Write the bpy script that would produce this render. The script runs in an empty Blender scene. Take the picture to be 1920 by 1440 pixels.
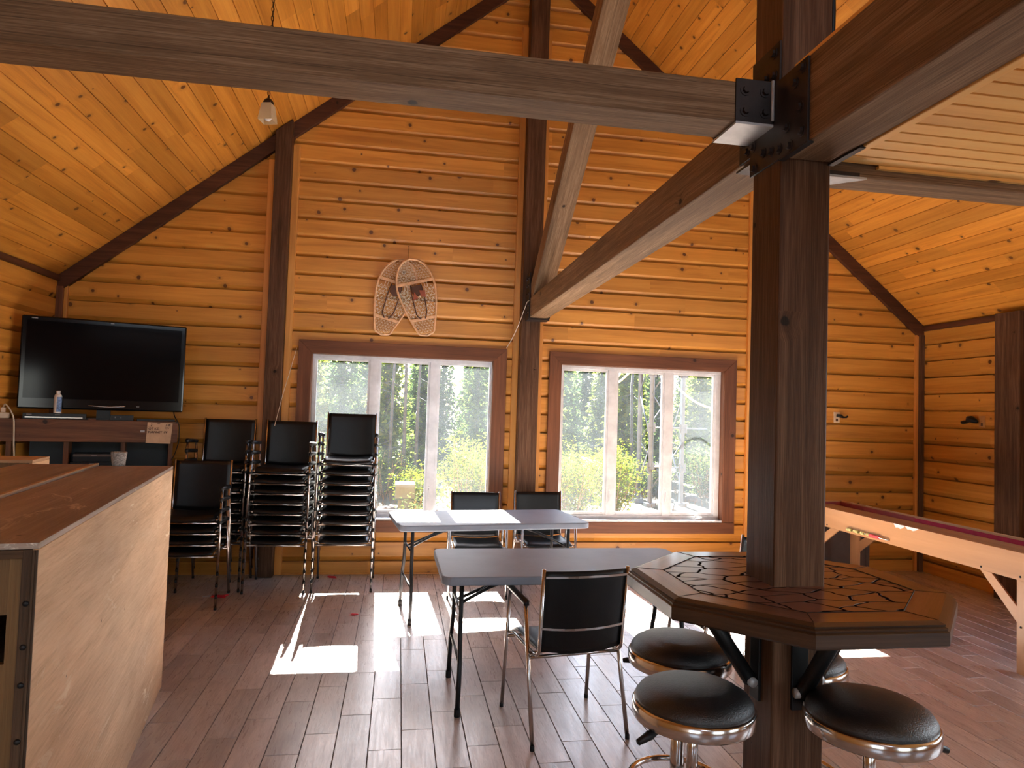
import bpy, math, random
from math import pi, sin, cos, radians, sqrt, atan2
from mathutils import Matrix, Vector
random.seed(7)
S = bpy.context.scene
COL = S.collection

# ------------------------------------------------------------------ camera, light, exposure
YAW, PITCH, ROLL = radians(9.315), radians(2.340), radians(1.890)
cam = bpy.data.cameras.new('camera'); cam.sensor_fit = 'HORIZONTAL'; cam.sensor_width = 36.0
cam.lens = 1275.0 / 1920.0 * 36.0; cam.clip_start = 0.05; cam.clip_end = 500
camo = bpy.data.objects.new('camera', cam); COL.objects.link(camo)
fwd = Vector((sin(YAW) * cos(PITCH), cos(YAW) * cos(PITCH), sin(PITCH)))
rgt = Vector((cos(YAW), -sin(YAW), 0)); upv = rgt.cross(fwd)
r2 = cos(ROLL) * rgt + sin(ROLL) * upv; u2 = -sin(ROLL) * rgt + cos(ROLL) * upv
camo.matrix_world = Matrix(((r2.x, u2.x, -fwd.x, 0), (r2.y, u2.y, -fwd.y, 0), (r2.z, u2.z, -fwd.z, 1.6), (0, 0, 0, 1)))
S.camera = camo

SUN_DIR = Vector((0.045, -1.0, -0.80)).normalized()
sun = bpy.data.lights.new('sun', 'SUN'); sun.energy = 80.0; sun.angle = radians(0.53); sun.color = (1.0, 0.94, 0.86)
suno = bpy.data.objects.new('sun', sun); COL.objects.link(suno); suno.location = (0, 20, 20)
suno.rotation_mode = 'QUATERNION'; suno.rotation_quaternion = SUN_DIR.to_track_quat('-Z', 'Y')

W = bpy.data.worlds.new('world'); S.world = W; W.use_nodes = True
nt = W.node_tree; nt.nodes.clear()
sky = nt.nodes.new('ShaderNodeTexSky'); sky.sky_type = 'NISHITA'; sky.sun_disc = False
sky.sun_elevation = radians(38.7); sky.sun_rotation = radians(-2.6)
bg = nt.nodes.new('ShaderNodeBackground'); bg.inputs[1].default_value = 0.42
ow = nt.nodes.new('ShaderNodeOutputWorld')
nt.links.new(sky.outputs[0], bg.inputs[0]); nt.links.new(bg.outputs[0], ow.inputs[0])

# fill lights added at unseen rear windows; daylight_right inferred from the brightly lit crate side
def window_fill(name, loc, rot, sx, sz, power, color):
    l = bpy.data.lights.new(name, 'AREA'); l.shape = 'RECTANGLE'; l.size = sx; l.size_y = sz
    l.energy = power; l.color = color
    o = bpy.data.objects.new(name, l); COL.objects.link(o); o.location = loc; o.rotation_euler = rot
SKYC = (0.90, 0.95, 1.0)
window_fill('fill_rear_a', (-1.9, -4.92, 1.55), (radians(90), 0, radians(0)), 2.2, 1.3, 16, SKYC)
window_fill('fill_rear_b', (3.4, -4.92, 1.55), (radians(90), 0, radians(0)), 2.2, 1.3, 8, SKYC)
window_fill('fill_rear_gable', (1.3, -4.92, 4.1), (radians(90), 0, radians(0)), 2.4, 1.6, 36, SKYC)
window_fill('daylight_right', (5.66, 1.9, 1.5), (radians(90), 0, radians(90)), 2.2, 1.2, 34, SKYC)
window_fill('fill_right_rear', (5.66, -2.4, 1.5), (radians(90), 0, radians(90)), 2.2, 1.2, 6, SKYC)

S.view_settings.view_transform = 'Standard'; S.view_settings.look = 'None'
S.view_settings.exposure = 0.95; S.view_settings.gamma = 1.0; S.view_settings.use_curve_mapping = False
S.cycles.use_denoising = True; S.cycles.max_bounces = 8; S.cycles.diffuse_bounces = 4
S.cycles.glossy_bounces = 3; S.cycles.transmission_bounces = 4; S.cycles.transparent_max_bounces = 24
S.cycles.caustics_reflective = False; S.cycles.caustics_refractive = False
S.cycles.sample_clamp_indirect = 6.0

# ------------------------------------------------------------------ helpers
def tag(o, label=None, cat=None, group=None, kind=None):
    if label: o['label'] = label
    if cat: o['category'] = cat
    if group: o['group'] = group
    if kind: o['kind'] = kind
    return o

def empty(name, loc=(0, 0, 0), rz=0.0, parent=None):
    o = bpy.data.objects.new(name, None); COL.objects.link(o); o.empty_display_size = .05
    o.location = loc; o.rotation_euler = (0, 0, rz); o.parent = parent
    return o

class MB:
    def __init__(s): s.v = []; s.f = []; s.uv = []; s.r = []; s.m = []; s.sm = []; s.X = Matrix()
    def add(s, verts, faces, uvs, rnd=0.0, mat=0, smooth=False):
        b = len(s.v); s.v += [tuple(s.X @ Vector(p)) for p in verts]
        for i, fc in enumerate(faces):
            s.f.append([b + k for k in fc]); s.uv.append(uvs[i]); s.r.append(rnd); s.m.append(mat); s.sm.append(smooth)
    def poly(s, pts, uvs=None, rnd=0.0, mat=0):
        s.add(pts, [list(range(len(pts)))], [uvs or [(p[0], p[1]) for p in pts]], rnd, mat)
    def box(s, lo, hi, ax=None, rnd=None, mat=0, M=None):
        if rnd is None: rnd = random.random()
        d = [hi[i] - lo[i] for i in range(3)]
        if ax is None: ax = max(range(3), key=lambda i: d[i])
        P = [(x, y, z) for x in (lo[0], hi[0]) for y in (lo[1], hi[1]) for z in (lo[2], hi[2])]
        F = [(0, 1, 3, 2), (4, 6, 7, 5), (0, 4, 5, 1), (2, 3, 7, 6), (0, 2, 6, 4), (1, 5, 7, 3)]
        N = [0, 0, 1, 1, 2, 2]; U = []; ou, ov = rnd * 37.0, rnd * 91.0
        for fc, n in zip(F, N):
            oth = [i for i in range(3) if i != n]
            if ax in oth: ua = ax; va = [i for i in oth if i != ax][0]
            else: ua, va = oth
            U.append([(P[k][ua] + ou + n * 3.1, P[k][va] + ov + N.index(n) * .37) for k in fc])
        if M is not None: P = [tuple(M @ Vector(p)) for p in P]
        s.add(P, F, U, rnd, mat)
    def beam(s, p0, p1, w, h, up=(0, 0, 1), rnd=None, mat=0):
        p0, p1 = Vector(p0), Vector(p1); d = p1 - p0; L = d.length; x = d.normalized()
        y = Vector(up).cross(x).normalized(); z = x.cross(y)
        M = Matrix(((x.x, y.x, z.x, p0.x), (x.y, y.y, z.y, p0.y), (x.z, y.z, z.z, p0.z), (0, 0, 0, 1)))
        s.box((0, -w / 2, -h / 2), (L, w / 2, h / 2), 0, rnd, mat, M)
    def tube(s, pts, r, n=8, closed=False, mat=0, caps=True, rnd=0.0, sq=None, round_=0):
        pts = [Vector(p) for p in pts]
        if round_ and len(pts) > 2: pts = fillet(pts, round_, 5)
        m = len(pts); rs = r if isinstance(r, (list, tuple)) else [r] * m
        if len(rs) != m: rs = [rs[0]] * m
        V = []; prev = None; L = 0; Ls = []
        for i, p in enumerate(pts):
            a = pts[(i - 1) % m] if (i or closed) else p; b = pts[(i + 1) % m] if (i < m - 1 or closed) else p
            t = (b - a).normalized()
            if prev is None:
                ref = Vector((0, 0, 1)) if abs(t.z) < .9 else Vector((0, 1, 0)); e1 = t.cross(ref).normalized()
            else:
                e1 = (prev - t * prev.dot(t)).normalized()
            prev = e1; e2 = t.cross(e1)
            if i: L += (p - pts[i - 1]).length
            Ls.append(L)
            for k in range(n):
                a_ = 2 * pi * (k + .5) / n
                V.append(tuple(p + (e1 * cos(a_) + e2 * sin(a_)) * rs[i]))
        F = []; U = []
        for i in range(m if closed else m - 1):
            j = (i + 1) % m
            for k in range(n):
                l = (k + 1) % n
                F.append((i * n + k, i * n + l, j * n + l, j * n + k))
                U.append([(Ls[i], k * .01), (Ls[i], (k + 1) * .01), (Ls[i] + .01, (k + 1) * .01), (Ls[i] + .01, k * .01)])
        if caps and not closed:
            F.append(tuple(range(n))[::-1]); U.append([(0, 0)] * n)
            F.append(tuple(range((m - 1) * n, m * n))); U.append([(0, 0)] * n)
        s.add(V, F, U, rnd, mat, n > 4)
    def lathe(s, prof, n=32, c=(0, 0, 0), mat=0, rot=0.0, smooth=True, cap=True, su=1.0):
        V = []; F = []; U = []
        for (r, z) in prof:
            for k in range(n):
                a = 2 * pi * k / n + rot; V.append((c[0] + r * cos(a), c[1] + r * sin(a), c[2] + z))
        m = len(prof)
        for i in range(m - 1):
            for k in range(n):
                l = (k + 1) % n
                F.append((i * n + k, i * n + l, (i + 1) * n + l, (i + 1) * n + k))
                rr = max(prof[i][0], .001); q = 2 * pi * rr / n
                U.append([(k * q, prof[i][1]), (k * q + q, prof[i][1]), (k * q + q, prof[i + 1][1] + .001), (k * q, prof[i + 1][1] + .001)])
        s.add(V, F, U, 0, mat, smooth)
        if cap:
            b = len(s.v) - m * n
            for row, rev in ((0, True), (m - 1, False)):
                if prof[row][0] > 1e-5:
                    idx = [b + row * n + k for k in range(n)]
                    s.f.append(idx[::-1] if rev else idx); s.uv.append([(s.v[i][0], s.v[i][1]) for i in s.f[-1]])
                    s.r.append(0); s.m.append(mat); s.sm.append(False)
    def prism(s, pts, z0, z1, mat=0, rnd=0.0, plane='xy', uvrot=False):
        n = len(pts)
        def mp(p, z): return {'xy': (p[0], p[1], z), 'xz': (p[0], z, p[1]), 'yz': (z, p[0], p[1])}[plane]
        V = [mp(p, z0) for p in pts] + [mp(p, z1) for p in pts]
        F = [tuple(range(n))[::-1], tuple(range(n, 2 * n))]
        uv = (lambda p: (p[1] + rnd * 31, p[0] + rnd * 17)) if uvrot else (lambda p: (p[0] + rnd * 31, p[1] + rnd * 17))
        U = [[uv(p) for p in pts][::-1], [uv(p) for p in pts]]
        for i in range(n):
            j = (i + 1) % n; L = sqrt((pts[i][0] - pts[j][0]) ** 2 + (pts[i][1] - pts[j][1]) ** 2)
            F.append((i, j, n + j, n + i)); U.append([(i * 1.7, z0), (i * 1.7 + L, z0), (i * 1.7 + L, z1), (i * 1.7, z1)])
        s.add(V, F, U, rnd, mat)
    def build(s, name, mats, parent=None, bevel=0.0, loc=None, segs=2):
        me = bpy.data.meshes.new(name); me.from_pydata(s.v, [], s.f); 
        ul = me.uv_layers.new(name='UVMap'); flat = []
        for poly in s.uv:
            for c in poly: flat += [c[0], c[1]]
        ul.data.foreach_set('uv', flat)
        at = me.attributes.new('rnd', 'FLOAT', 'FACE'); at.data.foreach_set('value', s.r)
        me.polygons.foreach_set('material_index', s.m); me.polygons.foreach_set('use_smooth', s.sm)
        for m in (mats if isinstance(mats, (list, tuple)) else [mats]): me.materials.append(m)
        me.validate(); me.update()
        o = bpy.data.objects.new(name, me); COL.objects.link(o); o.parent = parent
        if loc: o.location = loc
        if bevel:
            b = o.modifiers.new('bevel', 'BEVEL'); b.width = bevel; b.segments = segs; b.limit_method = 'ANGLE'; b.angle_limit = radians(40)
        return o

def fillet(pts, r, k):
    out = [pts[0]]
    for i in range(1, len(pts) - 1):
        a, p, b = pts[i - 1], pts[i], pts[i + 1]
        d1 = (a - p); d2 = (b - p); q = min(r, d1.length * .45, d2.length * .45)
        s0 = p + d1.normalized() * q; s1 = p + d2.normalized() * q
        for j in range(k + 1):
            t = j / k; out.append(s0 * (1 - t) ** 2 + p * 2 * t * (1 - t) + s1 * t * t)
    out.append(pts[-1]); return out

def rrect(x0, x1, y0, y1, r, k=5):
    P = []
    for cx, cy, a in ((x1 - r, y0 + r, -90), (x1 - r, y1 - r, 0), (x0 + r, y1 - r, 90), (x0 + r, y0 + r, 180)):
        for i in range(k + 1):
            t = radians(a + 90 * i / k); P.append((cx + r * cos(t), cy + r * sin(t)))
    return P

def copy_tree(o, parent=None):
    c = o.copy(); COL.objects.link(c); c.parent = parent
    for ch in [x for x in KIDS.get(o.name, [])]: copy_tree(ch, c)
    return c
KIDS = {}
def index_kids():
    KIDS.clear()
    for x in COL.objects:
        if x.parent: KIDS.setdefault(x.parent.name, []).append(x)

# ------------------------------------------------------------------ materials
def newmat(name):
    m = bpy.data.materials.new(name); m.use_nodes = True
    n = m.node_tree.nodes; b = n['Principled BSDF']
    return m, m.node_tree, n, m.node_tree.links, b
def nd(n, t, **k):
    x = n.new(t)
    for a, v in k.items(): setattr(x, a, v)
    return x
def math_(n, l, op, a, b=None, c=None):
    x = n.new('ShaderNodeMath'); x.operation = op
    for i, q in enumerate((a, b, c)):
        if q is None: continue
        if isinstance(q, (int, float)): x.inputs[i].default_value = q
        else: l.new(q, x.inputs[i])
    return x.outputs[0]
def mapr(n, l, v, a, b, c, d):
    x = n.new('ShaderNodeMapRange'); x.clamp = True
    l.new(v, x.inputs[0])
    for i, q in enumerate((a, b, c, d)): x.inputs[1 + i].default_value = q
    return x.outputs[0]
def mixc(n, l, f, a, b, mode='MIX'):
    x = n.new('ShaderNodeMix'); x.data_type = 'RGBA'; x.blend_type = mode
    for i, q in ((0, f), (6, a), (7, b)):
        if isinstance(q, (int, float)): x.inputs[i].default_value = q
        elif isinstance(q, tuple): x.inputs[i].default_value = (*q, 1)
        else: l.new(q, x.inputs[i])
    return x.outputs[2]
def mapping(n, l, vec, sc, loc=(0, 0, 0)):
    x = n.new('ShaderNodeMapping'); x.inputs['Scale'].default_value = sc; x.inputs['Location'].default_value = loc
    l.new(vec, x.inputs[0]); return x.outputs[0]
def noise(n, l, vec, sc, det=4, rough=.55, dist=0.0):
    x = n.new('ShaderNodeTexNoise'); x.inputs['Scale'].default_value = sc; x.inputs['Detail'].default_value = det
    x.inputs['Roughness'].default_value = rough; x.inputs['Distortion'].default_value = dist
    l.new(vec, x.inputs['Vector']); return x.outputs[0]

def wood(name, dark, mid, light, rough=.45, knot=None, knot_scale=3.2, knot_r=.075, knot_amt=.5, gs=(.9, 16), fine=.25, var=.22, lam=0.0, bump=.12, coat=0.0, blot=.15, wear=None):
    m, t, n, l, b = newmat(name)
    uv = nd(n, 'ShaderNodeUVMap').outputs[0]
    at = nd(n, 'ShaderNodeAttribute', attribute_name='rnd').outputs['Fac']
    sp = nd(n, 'ShaderNodeSeparateXYZ'); l.new(uv, sp.inputs[0])
    u, v = sp.outputs[0], sp.outputs[1]
    kmask = None
    if knot:
        vo = nd(n, 'ShaderNodeTexVoronoi', voronoi_dimensions='2D', feature='F1'); vo.inputs['Scale'].default_value = knot_scale
        wob = noise(n, l, mapping(n, l, uv, (25, 25, 1)), 1.0, 2)
        l.new(uv, vo.inputs['Vector'])
        cs = nd(n, 'ShaderNodeSeparateColor'); l.new(vo.outputs['Color'], cs.inputs[0])
        rad = math_(n, l, 'MULTIPLY', mapr(n, l, cs.outputs[0], 1 - knot_amt, 1, 0, 1), knot_r)
        dd = math_(n, l, 'ADD', vo.outputs['Distance'], math_(n, l, 'MULTIPLY', math_(n, l, 'SUBTRACT', wob, .5), .05))
        q = math_(n, l, 'DIVIDE', dd, math_(n, l, 'MAXIMUM', rad, .0001))
        kmask = mapr(n, l, q, .75, 1.05, 1, 0)
        kring = mapr(n, l, q, 1.0, 2.6, 1, 0)
        warp = math_(n, l, 'MULTIPLY', mapr(n, l, q, .8, 4.0, 1, 0), .02)
        v = math_(n, l, 'ADD', v, warp)
    cb = nd(n, 'ShaderNodeCombineXYZ'); l.new(u, cb.inputs[0]); l.new(v, cb.inputs[1])
    g1 = noise(n, l, mapping(n, l, cb.outputs[0], (gs[0], gs[1], 1)), 1.0, 5, .6, .8)
    g2 = noise(n, l, mapping(n, l, cb.outputs[0], (gs[0] * 4, gs[1] * 9, 1)), 1.0, 3, .7)
    g3 = noise(n, l, mapping(n, l, cb.outputs[0], (.8, 2.2, 1)), 1.0, 2)
    cr = nd(n, 'ShaderNodeValToRGB'); e = cr.color_ramp.elements
    e[0].position = .28; e[0].color = (*dark, 1); e[1].position = .74; e[1].color = (*light, 1)
    k = cr.color_ramp.elements.new(.5); k.color = (*mid, 1)
    l.new(math_(n, l, 'ADD', math_(n, l, 'MULTIPLY', g1, 1 - fine), math_(n, l, 'MULTIPLY', g2, fine)), cr.inputs[0])
    val = math_(n, l, 'MULTIPLY', mapr(n, l, at, 0, 1, 1 - var, 1 + var), mapr(n, l, g3, .3, .7, 1 - blot, 1 + blot))
    vv = nd(n, 'ShaderNodeCombineColor'); [l.new(val, vv.inputs[i]) for i in range(3)]
    c = mixc(n, l, 1.0, cr.outputs[0], vv.outputs[0], 'MULTIPLY')
    if lam:
        fr = math_(n, l, 'FRACT', math_(n, l, 'DIVIDE', v, lam))
        lm = math_(n, l, 'MULTIPLY', math_(n, l, 'LESS_THAN', fr, .045), .45)
        c = mixc(n, l, lm, c, (dark[0] * .3, dark[1] * .3, dark[2] * .3))
    if knot:
        c = mixc(n, l, math_(n, l, 'MULTIPLY', kring, .35), c, tuple(x * .45 for x in mid))
        c = mixc(n, l, math_(n, l, 'MULTIPLY', kmask, .88), c, knot)
    if wear:
        wn = noise(n, l, mapping(n, l, cb.outputs[0], (3.0, 9, 1)), 1.0, 8, .75, 1.2)
        wn2 = noise(n, l, mapping(n, l, cb.outputs[0], (1.1, 1.6, 1), (4, 3, 0)), 1.0, 1)
        c = mixc(n, l, math_(n, l, 'MULTIPLY', mapr(n, l, wn, wear[1], wear[1] + .05, 0, wear[2]), mapr(n, l, wn2, .45, .6, 0, 1)), c, wear[0])
    l.new(c, b.inputs['Base Color'])
    b.inputs['Roughness'].default_value = rough
    if coat: b.inputs['Coat Weight'].default_value = coat; b.inputs['Coat Roughness'].default_value = .12
    bp = nd(n, 'ShaderNodeBump'); bp.inputs['Strength'].default_value = bump; bp.inputs['Distance'].default_value = .004
    l.new(g2, bp.inputs['Height']); l.new(bp.outputs[0], b.inputs['Normal'])
    return m

def plain(name, col, rough=.5, metal=0.0, coat=0.0, nscale=0, namt=.15, bump=0.0, bscale=60):
    m, t, n, l, b = newmat(name)
    b.inputs['Base Color'].default_value = (*col, 1); b.inputs['Roughness'].default_value = rough
    b.inputs['Metallic'].default_value = metal; b.inputs['Coat Weight'].default_value = coat
    if sum(col) < .06 and name != 'black_leatherette': b.inputs['Specular IOR Level'].default_value = .3
    tc = nd(n, 'ShaderNodeTexCoord').outputs['Object']
    sc = nscale or 8.0
    nz = noise(n, l, tc, sc, 5, .6)
    lo = tuple(x * (1 - namt) for x in col); hi = tuple(min(1, x * (1 + namt)) for x in col)
    l.new(mixc(n, l, mapr(n, l, nz, .3, .7, 0, 1), lo, hi), b.inputs['Base Color'])
    if bump:
        bp = nd(n, 'ShaderNodeBump'); bp.inputs['Strength'].default_value = bump; bp.inputs['Distance'].default_value = .002
        l.new(noise(n, l, tc, bscale, 3, .6), bp.inputs['Height']); l.new(bp.outputs[0], b.inputs['Normal'])
    return m

PINE_D, PINE_M, PINE_L = (.42, .158, .020), (.60, .255, .038), (.72, .345, .066)
KN = (.085, .022, .006)
M = {}
M['pine'] = wood('pine_siding', PINE_D, PINE_M, PINE_L, .42, KN, 3.9, .085, .62, (.7, 13), .22, .12, bump=.08, blot=.08)
M['pine_ceiling'] = wood('pine_ceiling', (.44, .155, .017), (.66, .270, .038), (.80, .38, .070), .36, KN, 4.4, .10, .6, (.8, 15), .25, .15, bump=.08, blot=.12)
M['pine_loft'] = wood('pine_loft', (.78, .36, .085), (.92, .50, .135), (.95, .60, .20), .5, KN, 2.2, .06, .25, (.6, 12), .2, .08, blot=.06)
M['pine_trim'] = wood('pine_trim', (.50, .18, .03), (.68, .29, .055), (.80, .38, .09), .42, None, gs=(.7, 22), var=.06, blot=.05)
M['beam'] = wood('stained_beam', (.075, .041, .020), (.22, .128, .066), (.45, .30, .18), .6, (.012, .006, .004), 2.6, .05, .35, (1.2, 26), .55, .12, lam=.045, bump=.6, blot=.22, wear=((.42, .38, .32), .66, .6))
M['post'] = wood('stained_post', (.028, .013, .007), (.095, .045, .023), (.22, .125, .075), .48, (.01, .005, .003), 2.6, .05, .35, (1.2, 30), .5, .1, lam=0, bump=.35, blot=.2)
M['darktrim'] = wood('stained_trim', (.075, .024, .010), (.155, .055, .022), (.25, .095, .040), .5, (.02, .008, .004), 3, .06, .3, (1.0, 24), .4, .1, blot=.25)
M['rake'] = wood('rake_trim', (.035, .011, .005), (.085, .029, .013), (.15, .055, .026), .5, (.012, .005, .003), 3, .06, .4, (1.0, 20), .4, .1, blot=.3)
M['tabletop_dark'] = wood('bar_table_wood', (.06, .024, .015), (.14, .058, .036), (.24, .11, .07), .30, (.015, .006, .003), 4, .08, .3, (1.2, 22), .35, .25, coat=.35, blot=.3)
M['bar_edge'] = wood('bar_edge_wood', (.018, .009, .005), (.048, .024, .013), (.10, .056, .031), .34, (.015, .008, .004), 3, .10, .4, (1.0, 26), .35, .2, coat=.2, blot=.35)
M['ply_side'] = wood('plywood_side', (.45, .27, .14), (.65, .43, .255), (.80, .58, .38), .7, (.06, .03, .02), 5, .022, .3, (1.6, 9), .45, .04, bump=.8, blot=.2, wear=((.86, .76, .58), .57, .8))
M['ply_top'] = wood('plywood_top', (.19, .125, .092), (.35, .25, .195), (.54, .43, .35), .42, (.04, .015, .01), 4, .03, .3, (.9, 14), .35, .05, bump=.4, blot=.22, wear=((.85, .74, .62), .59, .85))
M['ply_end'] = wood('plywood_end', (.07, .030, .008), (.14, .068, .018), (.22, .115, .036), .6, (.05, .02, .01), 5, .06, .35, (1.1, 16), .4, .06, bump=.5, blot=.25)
M['ply_edge'] = wood('plywood_edge', (.03, .015, .008), (.085, .045, .022), (.17, .095, .05), .7, None, gs=(1, 90), var=.3, bump=.8)
M['ply_pale'] = wood('plywood_pale', (.42, .24, .12), (.55, .34, .18), (.62, .42, .25), .7, (.1, .05, .03), 6, .06, .4, (2, 8), .4, .05)
M['shelf'] = wood('shelf_wood', (.045, .017, .007), (.14, .052, .020), (.26, .11, .048), .5, (.012, .006, .004), 3, .07, .4, (1.2, 20), .4, .15, blot=.3)
M['shuffle'] = wood('shuffle_panel', (.42, .21, .085), (.49, .25, .105), (.56, .30, .135), .40, None, gs=(.5, 5), var=.03, blot=.08, coat=.1)
M['playfield'] = wood('playfield', (.22, .11, .06), (.40, .24, .14), (.52, .34, .21), .35, None, gs=(.3, 60), fine=.3, var=.04, coat=.3)
for k_, v_ in (('beam', .15), ('post', .15), ('rake', .3), ('darktrim', .35)): M[k_].node_tree.nodes['Principled BSDF'].inputs['Specular IOR Level'].default_value = v_
M['basket'] = plain('woven_cup', (.32, .30, .28), .8, nscale=120, namt=.6, bump=1, bscale=180)
M['vinyl'] = plain('black_vinyl', (.006, .0065, .0075), .33, bump=.35, bscale=260)
M['vinyl_stool'] = plain('black_leatherette', (.010, .010, .011), .38, bump=.9, bscale=240)
M['vinyl_stool'].node_tree.nodes['Principled BSDF'].inputs['Specular IOR Level'].default_value = .8
M['chrome'] = plain('chrome', (.62, .60, .58), .16, 1.0)
M['chrome_dull'] = plain('chair_metal', (.50, .46, .43), .22, 1.0)
M['blackmetal'] = plain('black_metal', (.014, .014, .015), .4, .2)
M['steelplate'] = plain('dark_steel', (.030, .022, .020), .5, .5, nscale=14, namt=.35)
M['galv'] = plain('pale_steel', (.50, .50, .50), .45, .3, nscale=20)
M['rubber'] = plain('rubber', (.01, .01, .01), .7)
M['plastic_grey'] = plain('table_plastic', (.27, .32, .40), .5, bump=.25, bscale=130, nscale=3, namt=.1)
M['vinyl_white'] = plain('window_vinyl', (.74, .75, .76), .4)
M['tv_black'] = plain('gloss_black', (.004, .004, .005), .12)
M['tv_screen'] = plain('tv_screen', (.003, .003, .004), .09)
for k_, v_ in (('tv_screen', .15), ('plastic_grey', .2), ('shelf', .3)): M[k_].node_tree.nodes['Principled BSDF'].inputs['Specular IOR Level'].default_value = v_
M['grey_mark'] = plain('grey_mark', (.35, .35, .36), .4)
M['black_plastic'] = plain('black_plastic', (.012, .012, .013), .4)
M['ivory'] = plain('ivory_plastic', (.72, .55, .36), .45)
M['cord_white'] = plain('white_cord', (.75, .66, .52), .6)
M['cord_black'] = plain('black_cord', (.01, .01, .012), .5)
M['white'] = plain('white_plastic', (.80, .78, .76), .4)
M['blue'] = plain('blue_label', (.12, .22, .42), .5, nscale=60, namt=.8)
M['card'] = plain('cardboard', (.50, .32, .20), .85, nscale=12)
M['ink'] = plain('marker_ink', (.05, .02, .015), .7)
M['magenta'] = plain('red_gutter_felt', (.42, .010, .055), .75, nscale=9, namt=.2)
M['redwood'] = plain('red_painted_wood', (.33, .035, .03), .5, nscale=9, namt=.2)
M['red'] = plain('red_ribbon', (.55, .01, .03), .5)
M['bead_y'] = plain('yellow_bead', (.62, .58, .22), .4)
M['bead_r'] = plain('pink_red_bead', (.75, .09, .10), .4)
M['raw'] = plain('bent_ash', (.78, .46, .24), .55, nscale=30)
M['lace'] = plain('rawhide_lacing', (.92, .78, .55), .6, nscale=40)
M['leather'] = plain('red_leather', (.32, .075, .03), .5)
M['leather_dark'] = plain('dark_leather', (.10, .04, .02), .6)
M['panelgrey'] = plain('grey_brown_board', (.10, .07, .055), .6)
M['chain'] = plain('bronze', (.05, .022, .012), .4, .7)
M['bark'] = plain('bark', (.07, .085, .10), .9, nscale=12, namt=.4)
M['twig'] = plain('twig', (.22, .17, .11), .9)
M['towersteel'] = plain('galvanised_steel', (.10, .13, .17), .5, .2)
M['rock'] = plain('rock', (.05, .05, .052), .9, nscale=5, namt=.4, bump=.6, bscale=12)
M['greenbox'] = plain('pale_green_box', (.028, .048, .045), .6)
M['grasstuft'] = plain('dry_grass', (.09, .062, .028), .9)

def leafmat(name, c1, c2, tr):
    m, t, n, l, b = newmat(name)
    at = nd(n, 'ShaderNodeAttribute', attribute_name='rnd').outputs['Fac']
    c = mixc(n, l, at, c1, c2)
    d = nd(n, 'ShaderNodeBsdfDiffuse'); tl = nd(n, 'ShaderNodeBsdfTranslucent'); mx = nd(n, 'ShaderNodeMixShader')
    l.new(c, d.inputs[0]); l.new(c, tl.inputs[0]); mx.inputs[0].default_value = tr
    l.new(d.outputs[0], mx.inputs[1]); l.new(tl.outputs[0], mx.inputs[2])
    l.new(mx.outputs[0], n['Material Output'].inputs[0]); n.remove(b); return m
M['needle'] = leafmat('spruce_needles', (.020, .046, .022), (.11, .165, .035), .4)
M['needle_light'] = leafmat('larch_needles', (.06, .10, .02), (.19, .23, .035), .45)
M['leaf'] = leafmat('willow_leaves', (.08, .13, .008), (.19, .235, .015), .5)
M['leaf_dark'] = leafmat('shrub_leaves', (.03, .055, .02), (.09, .12, .03), .4)

def glassmat(name, haze, hz_scale):
    m, t, n, l, b = newmat(name); n.remove(b)
    tc = nd(n, 'ShaderNodeTexCoord').outputs['Object']
    nz = noise(n, l, tc, hz_scale, 5, .65)
    tr = nd(n, 'ShaderNodeBsdfTransparent'); tl = nd(n, 'ShaderNodeBsdfTranslucent'); gl = nd(n, 'ShaderNodeBsdfGlossy')
    tl.inputs[0].default_value = (.80, .92, 1.0, 1); gl.inputs['Roughness'].default_value = .02
    m1 = nd(n, 'ShaderNodeMixShader'); m2 = nd(n, 'ShaderNodeMixShader')
    l.new(mapr(n, l, nz, .3, .75, haze * .6, haze * 1.5), m1.inputs[0])
    l.new(tr.outputs[0], m1.inputs[1]); l.new(tl.outputs[0], m1.inputs[2])
    m2.inputs[0].default_value = .012; l.new(m1.outputs[0], m2.inputs[1]); l.new(gl.outputs[0], m2.inputs[2])
    l.new(m2.outputs[0], n['Material Output'].inputs[0]); return m
M['glass'] = glassmat('dusty_glass', .0055, 5)
M['screen'] = glassmat('insect_screen', .008, 90)
m, t, n, l, b = newmat('frosted_shade'); M['shade'] = m
b.inputs['Base Color'].default_value = (.92, .82, .60, 1); b.inputs['Roughness'].default_value = .5
tl = nd(n, 'ShaderNodeBsdfTranslucent'); tl.inputs[0].default_value = (.9, .78, .55, 1); mx = nd(n, 'ShaderNodeMixShader'); mx.inputs[0].default_value = .5
l.new(b.outputs[0], mx.inputs[1]); l.new(tl.outputs[0], mx.inputs[2]); l.new(mx.outputs[0], n['Material Output'].inputs[0])

# floor tile: wood-look porcelain plank
m, t, n, l, b = newmat('floor_tile'); M['tile'] = m
uv = nd(n, 'ShaderNodeUVMap').outputs[0]; at = nd(n, 'ShaderNodeAttribute', attribute_name='rnd').outputs['Fac']
gA = noise(n, l, mapping(n, l, uv, (60, 5, 1)), 1.0, 6, .7, .6)
gB = noise(n, l, mapping(n, l, uv, (9, 2.2, 1)), 1.0, 4, .6, .5)
tc = nd(n, 'ShaderNodeTexCoord').outputs['Object']
scuff = noise(n, l, tc, 2.4, 8, .72, 1.5)
base = mixc(n, l, mapr(n, l, gB, .3, .7, 0, 1), (.39, .32, .29), (.60, .525, .49))
base = mixc(n, l, mapr(n, l, gA, .42, .62, 0, .45), base, (.25, .195, .175))
vr = nd(n, 'ShaderNodeCombineColor'); vv = mapr(n, l, at, 0, 1, .82, 1.18); [l.new(vv, vr.inputs[i]) for i in range(3)]
base = mixc(n, l, 1.0, base, vr.outputs[0], 'MULTIPLY')
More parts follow.
